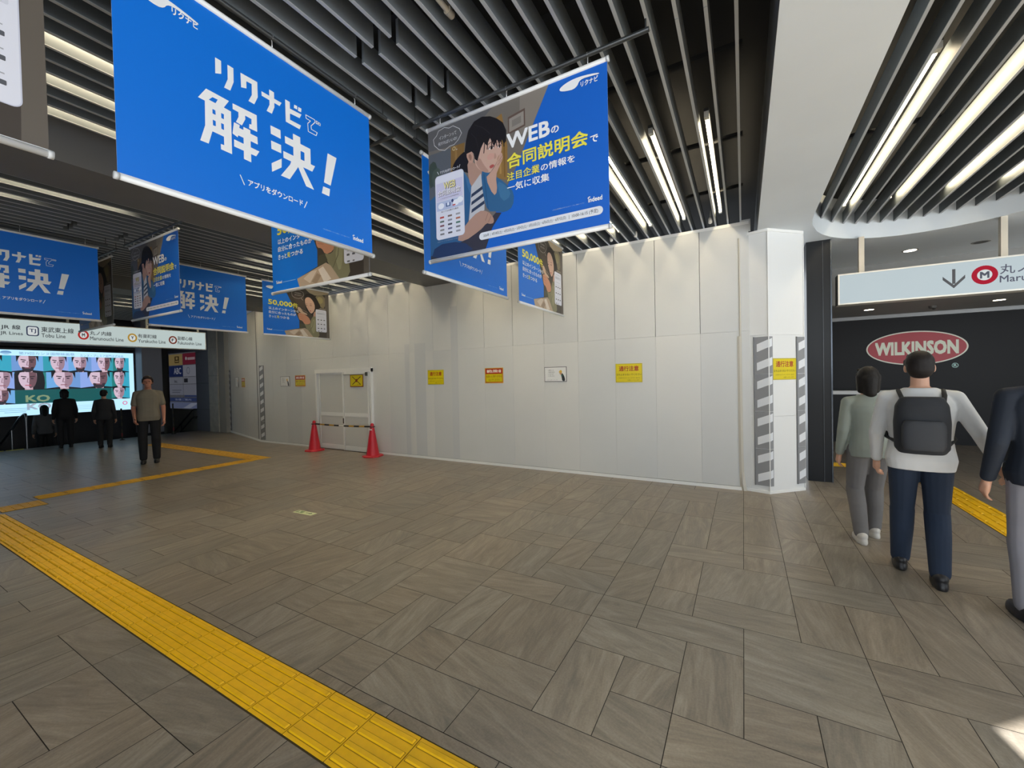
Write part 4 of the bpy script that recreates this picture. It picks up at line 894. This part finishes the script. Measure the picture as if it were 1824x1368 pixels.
xs = [1.8, 2.30, 2.90, 3.60, 4.32, 4.75]
for i in range(5): face(xs[i], .72, xs[i+1], 1.22, i+2, beard=(i in (3,)), fem=(i == 1))
face(1.80, .33, 2.30, .72, 1, 1); face(4.30, .36, 4.75, .72, 0)
face(.0, .8, .8, 1.6, 2); face(.8, .8, 1.55, 1.6, 0, 1)
A.rect(2.30, .33, 4.30, .72, '#0f4a4c'); A.text('KO', 2.50, .38, 2.95, .56, '#6f8064', .04)
A.rect(0, .0, W_, .33, '#a9d3ea'); A.text('KO', 2.52, .16, 2.97, .33, '#8f99a8', .04)
for k in range(3): A.rect(1.9+.1*k, .20-.05*k, 2.65-.08*k, .212-.05*k, '#6a93b2'); A.rect(3.2, .20-.05*k, 4.4, .212-.05*k, '#8fb4cc')
A.ring(4.62, .22, .05, .05, .02, '#c04a72')
A.build('lit_display', (0, 0, 0), (1, 0, 0), (0, -1, 0), r, .02)
mb = MB(); mb.box(-.03, .0, -.03, W_+.03, .10, 0, mat('#1a1b1d', .4)); mb.box(-.03, .0, H_, W_+.03, .10, H_+.06, mat('#1a1b1d', .4)); mb.box(W_, .0, 0, W_+.03, .10, H_, mat('#1a1b1d', .4)); mb.box(0, .03, 0, W_, .10, H_, mat('#1a1b1d', .4)); mb.build('casing', r)
# advertising board on the stair wall
r = empty('advert_board', 'lit panel board of small advertisements on the stairwell wall', 'advert board', (-18.55, 7.1, .70), 0)
W_, H_ = 2.18, 2.02
A = Art(W_, H_, '#b3b6c6', .4, glow=.16)
c = [('#c5ab72', 0, 1.58, 1.05, 1.98), ('#98344a', 1.07, 1.58, W_, 1.98), ('#2d3d74', 0, 1.16, 1.05, 1.56), ('#b9bccb', 1.07, 1.16, W_, 1.56), ('#a9adbb', 0, .90, 1.05, 1.14), ('#adb0be', 1.07, .90, W_, 1.14), ('#a5a9bb', 0, .50, 1.05, .88), ('#a9acbc', 1.07, .50, W_, .88), ('#46588f', 0, .27, W_, .40), ('#8f9bc4', 0, .02, W_, .24), ('#4f5f92', 1.12, .43, W_, .50)]
for col, a, b_, e, f_ in c: A.rect(a, b_, e, f_, col)
A.text('ABC', .38, 1.26, .92, 1.48, '#d5d9ea', .02); A.ring(1.45, 1.37, .11, .11, .02, '#6a6e80'); A.rect(.46, 1.66, .80, 1.90, '#5d4a2c'); A.rect(.50, 1.70, .76, 1.74, '#c5ab72'); A.rect(.55, 1.78, .70, 1.87, '#c5ab72')
A.ell(1.32, 1.80, .06, .06, '#e9dfe4'); A.rect(1.42, 1.74, 1.95, 1.83, '#d9b9c2'); A.text('Inc.', .40, .95, .62, 1.05, '#3a3d48', .03); A.rect(1.12, .95, 1.40, 1.09, '#33363f'); A.rect(.2, .66, .9, .69, '#7d8190'); A.rect(.2, .58, .8, .61, '#7d8190'); A.poly([(1.0, .03), (1.5, .03), (2.1, .22), (1.6, .22)], '#c5cde6'); A.text('各種ご案内', .4, .30, 1.6, .37, '#b9c3e3', .01)
A.build('lit_panel', (0, 0, 0), (1, 0, 0), (0, -1, 0), r, .02); 
mb = MB(); mb.box(-.05, -.012, H_, W_+.05, .0, H_+.10, mat('#7a7d92', .4)); mb.box(-.04, -.012, -.03, W_+.04, 0, 0, mat('#4b4d58', .4)); mb.box(-.05, -.012, 0, 0, 0, H_, mat('#4b4d58', .4)); mb.build('frame', r)
# handrails
STEEL = mat('#8f9296', .3, .9); DRAIL = mat('#2b2b2d', .35)
r = empty('handrail', 'steel handrail with bent end at the head of the dark stairs', 'handrail', (-16.12, 3.10, 0))
mb = MB(); mb.tube([(0, 0, 0), (0, 0, .86)], .022, STEEL, 12); mb.build('post', r)
mb = MB(); mb.tube([(-.72, -.12, -.6), (-.72, -.12, .48)], .022, STEEL, 12); mb.build('post', r)
mb = MB(); mb.tube([(0, 0, .80), (0, 0, .86), (-.03, 0, .90), (-.10, -.01, .90), (-.30, -.05, .80), (-.72, -.12, .48), (-1.6, -.26, -.1), (-3.0, -.4, -1.0)], .026, STEEL, 12); mb.build('rail', r)
r = empty('handrail', 'double dark handrail on the stairwell wall under the advertisements', 'handrail', (-16.5, 7.0, 0))
for z in (0, -.26):
    mb = MB(); mb.tube([(.15, .0, .72+z), (-.02, .0, .72+z), (-.15, 0, .68+z), (-1.5, 0, -.10+z), (-2.6, 0, -.8+z)], .022, DRAIL, 10); mb.build('rail', r)
mb = MB()
for t in (0, 1): mb.tube([(-.1-.9*t, .11, .40-.5*t), (-.1-.9*t, 0, .40-.5*t), (-.1-.9*t, 0, .68-.5*t)], .010, DRAIL, 8)
mb.build('bracket', r)
# yellow nosing at the stair head
mb = MB(); NOS = mat('#d9d24a', .5)
for a, b_ in ((-2.9, .4), (.43, 1.4), (1.44, 2.30), (2.34, 2.72), (2.76, 3.05)): mb.box(-16.2, a, .0, -16.14, b_, .012, NOS)
tag(mb.build('stair_nosing'), 'broken yellow nosing strip along the head of the dark stairs', 'stair nosing')
# slim striped posts at the stair mouth
def post(x, y, h, label):
    r = empty('striped_post', label, 'post', (x, y, 0)); mb = MB(); a = mat('#1d1a18', .5); b_ = mat('#3d3623', .5); rd = mat('#7a1d22', .45)
    n = 9
    for k in range(n): mb.tube([(0, 0, h*k/n), (0, 0, h*(k+1)/n)], .02, rd if k == 1 else (a if k % 2 else b_), 12)
    mb.build('shaft', r); mb = MB(); mb.lathe([(.06, 0), (.055, .02), (.03, .03)], (0, 0, 0), a, 16); mb.build('foot', r)
post(-15.9, 6.15, .98, 'dark striped post with red band at the mouth of the stairs')
post(-15.75, 4.85, .92, 'thin dark striped post under the right edge of the glowing screen')

# ------------------------------------------------------------------ people
SKIN = noisy('skin', '#c89a80', .03, 8, .5); SKIN2 = noisy('skin_ruddy', '#b97f68', .03, 8, .5)
def capsule(mb, p0, r0, p1, r1, mt, n=14):
    p0, p1 = Vector(p0), Vector(p1); t = (p1-p0); L = t.length
    if L < 1e-6: t = Vector((0, 0, 1)); L = 1e-6
    t = t/L; pts = []; rr = []
    for k in range(5): a = math.pi/2*(1-k/5); pts.append(p0-t*r0*math.sin(a)); rr.append(max(1e-4, r0*math.cos(a)))
    pts.append(p0); rr.append(r0); pts.append(p1); rr.append(r1)
    for k in range(1, 6): a = math.pi/2*k/5; pts.append(p1+t*r1*math.sin(a)); rr.append(max(1e-4, r1*math.cos(a)))
    q = [pts[0]]; w = [rr[0]]
    for p, r_ in zip(pts[1:], rr[1:]):
        if (p-q[-1]).length > 1e-6: q.append(p); w.append(r_)
    mb.tube(q, w, mt, n)
def ellipsoid(mb, c, rx, ry, rz, mt, n=18):
    vs = []; fs = []; m = 10
    for i in range(m+1):
        a = math.pi*(i/m) if 0 < i < m else (1e-3 if i == 0 else math.pi-1e-3)
        for k in range(n): q = 2*math.pi*k/n; vs.append((c[0]+rx*math.sin(a)*math.cos(q), c[1]+ry*math.sin(a)*math.sin(q), c[2]-rz*math.cos(a)))
    for i in range(m):
        for k in range(n): fs.append((i*n+k, i*n+(k+1) % n, (i+1)*n+(k+1) % n, (i+1)*n+k))
    fs += [tuple(range(n))[::-1], tuple(range(m*n, (m+1)*n))]; mb.add(vs, fs, mt, True)
def loft(mb, rings, mt, n=22):
    vs = []; fs = []
    for (x, y, z, rx, ry) in rings:
        for k in range(n):
            q = 2*math.pi*k/n; c, s = math.cos(q), math.sin(q); e = .82
            vs.append((x+rx*math.copysign(abs(c)**e, c), y+ry*math.copysign(abs(s)**e, s), z))
    for i in range(len(rings)-1):
        for k in range(n): fs.append((i*n+k, i*n+(k+1) % n, (i+1)*n+(k+1) % n, (i+1)*n+k))
    fs += [tuple(range(n))[::-1], tuple(range((len(rings)-1)*n, len(rings)*n))]; mb.add(vs, fs, mt, True)
def fuse(mb, name, parent, mt, voxel, it=4):
    me = mb.mesh('raw'); o = bpy.data.objects.new('raw', me); C.objects.link(o)
    m = o.modifiers.new('r', 'REMESH'); m.mode = 'VOXEL'; m.voxel_size = voxel; m.use_smooth_shade = True
    s = o.modifiers.new('s', 'SMOOTH'); s.iterations = it; s.factor = .5
    dg = bpy.context.evaluated_depsgraph_get(); me2 = bpy.data.meshes.new_from_object(o.evaluated_get(dg))
    C.objects.unlink(o); bpy.data.objects.remove(o); bpy.data.meshes.remove(me)
    me2.materials.clear(); me2.materials.append(mt); me2.name = name
    me2.polygons.foreach_set('use_smooth', [True]*len(me2.polygons))
    return link(name, me2, parent)
def lerp(a, b, t): return Vector(a)*(1-t)+Vector(b)*t
def person(label, loc, rz, H=1.72, wide=1.0, top='#cfd0ce', bottom='#1d2738', hair='#1b1614', shoes='#1b1b1d', skin=SKIN,
           legs=None, arms=None, hairlen='short', sleeve='long', lean=0.0, turn=0.0, skirt=False, voxel=.008, female=False):
    k = H/1.72; r = empty('person', label, 'person', loc, rz)
    S = lambda p: Vector(p)*k
    legs = legs or {1: [(.09, 0, .90), (.10, .02, .48), (.10, -.01, .08)], -1: [(-.09, 0, .90), (-.10, .02, .48), (-.10, -.01, .08)]}
    arms = arms or {1: [(.168*wide, 0, 1.375), (.222*wide, -.035, 1.10), (.232*wide, .05, .85)], -1: [(-.168*wide, 0, 1.375), (-.222*wide, -.035, 1.10), (-.232*wide, .05, .85)]}
    legs = {s: [S(p) for p in v] for s, v in legs.items()}; arms = {s: [S(p) for p in v] for s, v in arms.items()}
    ly = lambda z: lean*max(0, z-.9)
    def torso(mb, e, z0=.84, z1=1.47, wst=1.0):
        R = [(.84, .155, .105), (.92, .168, .118), (1.0, .155, .112), (1.08, .145*wst, .104), (1.2, .158, .112), (1.29, .168, .116), (1.35, .160, .106), (1.39, .134, .092), (1.425, .098, .076), (1.455, .070, .064), (1.475, .060, .058)]
        loft(mb, [(0, ly(z)*k, z*k, (a*wide+e)*k, (b_*(.6+.4*wide)+e)*k) for z, a, b_ in R if z0 <= z <= z1], SKIN)
    mb = MB(); torso(mb, 0, wst=.93 if female else 1)
    hd = Vector((0, ly(1.6)+.012, 1.605)); nk = Vector((0, ly(1.45)-.005, 1.44))
    capsule(mb, S(nk), .055*k, S(hd-Vector((0, .015, .06))), .052*k, SKIN)
    Rt = Matrix.Rotation(turn, 4, 'Z')
    def HD(p): return S(hd+(Rt @ Vector(p)))
    hb = MB()
    ellipsoid(mb, HD((0, -.005, .02)), .074*k, .092*k, .098*k, SKIN)
    capsule(mb, HD((0, .03, -.02)), .062*k, HD((0, .045, -.075)), .040*k, SKIN)
    capsule(mb, HD((0, .088, .012)), .009*k, HD((0, .102, -.022)), .013*k, SKIN, 10)
    for s in (1, -1):
        ellipsoid(mb, HD((s*.078, -.008, -.005)), .012*k, .02*k, .032*k, SKIN, 10)
        ellipsoid(mb, HD((s*.032, .072, .022)), .018*k, .012*k, .008*k, SKIN, 10)
    capsule(mb, HD((-.02, .083, -.052)), .008*k, HD((.02, .083, -.052)), .008*k, SKIN, 8)
    for s in (1, -1):
        a = arms[s]; capsule(mb, a[0], .05*k, a[1], .039*k, SKIN); capsule(mb, a[1], .039*k, a[2], .026*k, SKIN)
        dr = (a[2]-a[1]).normalized(); f = Vector((0, 1, 0)); f = (f-dr*f.dot(dr)).normalized(); sd = dr.cross(f)
        pc = a[2]+dr*.05*k
        capsule(mb, a[2]+dr*.01*k, .024*k, pc+dr*.03*k, .026*k, SKIN); capsule(mb, a[2]+dr*.04*k+f*.018*k, .018*k, pc+dr*.035*k+f*.024*k, .017*k, SKIN); capsule(mb, a[2]+dr*.04*k-f*.018*k, .018*k, pc+dr*.03*k-f*.024*k, .016*k, SKIN)
        inn = sd*(-1 if sd.x*s > 0 else 1)
        for q, (off, ln_) in enumerate(((.030, .068), (.010, .078), (-.011, .072), (-.031, .055))):
            b0 = pc+dr*.042*k+f*off*k; b1 = b0+(dr*.8+inn*.25).normalized()*ln_*.5*k; b2 = b1+(dr*.55+inn*.85).normalized()*ln_*.5*k
            capsule(mb, b0, .0095*k, b1, .0088*k, SKIN, 10); capsule(mb, b1, .0088*k, b2, .0078*k, SKIN, 10)
        t0 = a[2]+dr*.025*k+f*.026*k; t1 = t0+(dr*.6+f*.7+inn*.3).normalized()*.04*k; t2 = t1+(dr*.9+inn*.35).normalized()*.032*k
        capsule(mb, t0, .013*k, t1, .0105*k, SKIN, 10); capsule(mb, t1, .0105*k, t2, .009*k, SKIN, 10)
        l = legs[s]; capsule(mb, l[0], .085*k, l[1], .056*k, SKIN); capsule(mb, l[1], .055*k, lerp(l[1], l[2], .35)-Vector((0, .018, 0)), .054*k, SKIN); capsule(mb, lerp(l[1], l[2], .35)-Vector((0, .018, 0)), .054*k, l[2], .036*k, SKIN)
        capsule(mb, l[2]-Vector((0, .03, .035))*k, .035*k, l[2]+Vector((0, .12, -.045))*k, .028*k, SKIN)
    fuse(mb, 'body', r, skin, voxel, 3)
    # face
    mb = MB()
    for s in (1, -1): ellipsoid(mb, HD((s*.031, .081, .010)), .013*k, .006*k, .006*k, SKIN, 10)
    o = mb.build('eyes', r); o.data.materials.clear(); o.data.materials.append(mat('#241a18', .3))
    # hair
    mb = MB(); ellipsoid(mb, HD((0, -.018, .040)), .084*k, .095*k, .092*k, SKIN); ellipsoid(mb, HD((0, -.045, -.0)), .080*k, .068*k, .085*k, SKIN)
    for s in (1, -1): capsule(mb, HD((s*.068, .02, .05)), .02*k, HD((s*.074, .004, .0 if hairlen == 'short' else -.10)), .016*k, SKIN, 10)
    if hairlen != 'short':
        L_ = {'bob': -.13, 'long': -.27}[hairlen]; capsule(mb, HD((0, -.055, .0)), .075*k, HD((0, -.065, L_)), .055*k, SKIN)
        for s in (1, -1): capsule(mb, HD((s*.055, -.03, .02)), .045*k, HD((s*.06, -.03, L_+.02)), .03*k, SKIN)
    capsule(mb, HD((-.045, .062, .088)), .022*k, HD((.045, .062, .088)), .022*k, SKIN)
    fuse(mb, 'hair', r, noisy('hair_'+hair.strip('#'), hair, .1, 40, .6, .3, 90, spec=.3), voxel, 2)
    # top
    mb = MB(); e = .014; torso(mb, e, .84, 1.46)
    for s in (1, -1):
        a = arms[s]; capsule(mb, S((s*.07*wide, ly(1.40), 1.395)), .055*k, a[0], .060*k, SKIN)
        if sleeve == 'long': capsule(mb, a[0], .060*k, a[1], .050*k, SKIN); capsule(mb, a[1], .050*k, lerp(a[1], a[2], .92), .038*k, SKIN)
        else: capsule(mb, a[0], .060*k, lerp(a[0], a[1], .72), .056*k, SKIN)
    fuse(mb, 'shirt', r, noisy('cloth_'+top.strip('#'), top, .04, 5, .8, .25, 14), voxel, 3)
    # bottom
    mb = MB()
    if skirt: loft(mb, [(0, 0, z*k, a*k, b_*k) for z, a, b_ in ((.34, .21, .19), (.5, .205, .18), (.75, .195, .155), (.92, .178, .128), (1.0, .162, .118))], SKIN)
    else:
        torso(mb, .010, .84, 1.0)
        for s in (1, -1):
            l = legs[s]; capsule(mb, l[0]+Vector((0, 0, .02)), .098*k, l[1], .072*k, SKIN); mid = lerp(l[1], l[2], .35)-Vector((0, .014, 0)); capsule(mb, l[1], .076*k, mid, .072*k, SKIN); capsule(mb, mid, .072*k, lerp(l[1], l[2], .95), .06*k, SKIN)
    fuse(mb, 'trousers' if not skirt else 'skirt', r, noisy('cloth_'+bottom.strip('#'), bottom, .05, 6, .85, .25, 16), voxel, 3)
    for s in (1, -1):
        l = legs[s][2]; mb = MB(); b_ = l+Vector((0, 0, -.08*k))
        tip = .0
        loft(mb, [(b_.x, b_.y+.045*k, b_.z+z*k, rx*k, ry*k) for z, rx, ry in ((.0, .044, .132), (.02, .047, .136), (.045, .045, .128), (.07, .040, .10))], SKIN)
        ellipsoid(mb, (b_.x, b_.y-.015*k, b_.z+.075*k), .045*k, .065*k, .045*k, SKIN)
        fuse(mb, 'shoe', r, mat(shoes, .45), .008, 2)
    return r
p = at(1640, 1030, 0)
walk = {1: [(.09, 0, .90), (.10, .10, .50), (.09, -.02, .085)], -1: [(-.09, 0, .90), (-.09, .10, .49), (-.09, .30, .10)]}
person('man in white long-sleeved shirt and dark trousers walking away with a black backpack', (p.x, p.y, 0), -.15, 1.70, 1.12, '#d2d3d2', '#1c2a3e',
       legs={1: [(.09, 0, .90), (.10, .08, .49), (.09, -.10, .08)], -1: [(-.09, 0, .90), (-.09, .12, .49), (-.10, .16, .08)]},
       arms={1: [(.185, 0, 1.375), (.30, -.05, 1.13), (.40, .03, .91)], -1: [(-.185, 0, 1.375), (-.245, .03, 1.10), (-.24, .14, .87)]}, voxel=.007)
# backpack on his back
r = empty('backpack', 'black backpack worn by the man in the white shirt', 'backpack', (p.x, p.y, 0), -.15)
mb = MB(); loft(mb, [(-.02, -.235, z, rx, ry) for z, rx, ry in ((.98, .12, .07), (1.02, .145, .088), (1.2, .15, .095), (1.32, .14, .085), (1.38, .11, .065))], SKIN); fuse(mb, 'pack', r, noisy('pack_cloth', '#23262b', .08, 9, .8, .2, 40), .01, 3)
mb = MB(); loft(mb, [(-.02, -.325, z, rx, ry) for z, rx, ry in ((1.01, .10, .03), (1.05, .115, .035), (1.18, .115, .035), (1.22, .10, .03))], SKIN); fuse(mb, 'pocket', r, mat('#2b2e33', .7), .01, 3)
for s in (1, -1):
    mb = MB(); mb.tube([(s*.10, -.17, 1.33), (s*.115, -.105, 1.385), (s*.12, -.02, 1.418), (s*.125, .06, 1.395), (s*.13, .128, 1.29), (s*.15, .13, 1.15), (s*.185, .02, 1.06), (s*.12, -.16, 1.03)], .014, mat('#1d1f22', .8), 8); mb.build('strap', r)
p = at(1548, 962, 0)
person('person in pale grey-green top and grey trousers walking just left of the backpack man', (p.x, p.y, 0), .1, 1.60, .95, '#8f978f', '#6d6b6a', '#1c1917', '#c9c5bd', hairlen='bob', female=True,
       legs={1: [(.08, 0, .90), (.08, .12, .49), (.08, .13, .08)], -1: [(-.08, 0, .90), (-.09, .07, .49), (-.09, -.10, .08)]})
p = at(1872, 1112, 0)
person('person in dark navy jacket partly cut off beside the walking group', (p.x, p.y, 0), .05, 1.74, 1.08, '#131d2b', '#8a8a92', '#15130f', '#23242c')
p = at(268, 824, 0)
person('standing man in khaki shirt and black trousers facing us left of the cones', (p.x, p.y, 0), math.radians(-112), 1.76, 1.05, '#7d7666', '#1a1a1d', '#2a2220', '#1a1a1c', SKIN2, sleeve='short',
       arms={1: [(.172, 0, 1.375), (.225, -.02, 1.10), (.20, .15, .90)], -1: [(-.172, 0, 1.375), (-.225, -.02, 1.10), (-.23, .08, .86)]})
p = at(118, 797, 0)
person('person with dark hair and black coat by the stairs, left of two', (p.x, p.y, 0), math.radians(80), 1.52, 1.0, '#16171c', '#1b1c20', '#121115', hairlen='bob', female=True, voxel=.01)
p = at(188, 797, 0)
person('short person in charcoal clothes by the stairs, right of two', (p.x, p.y, 0), math.radians(60), 1.48, 1.0, '#303236', '#232427', '#1a191c', hairlen='short', voxel=.01)
person('person with black hair and grey top going down the dark stairs', (-17.05, 3.62, -.48), math.radians(85), 1.56, 1.0, '#55575a', '#1b1c1e', '#0f0f11', hairlen='long', female=True, voxel=.01)
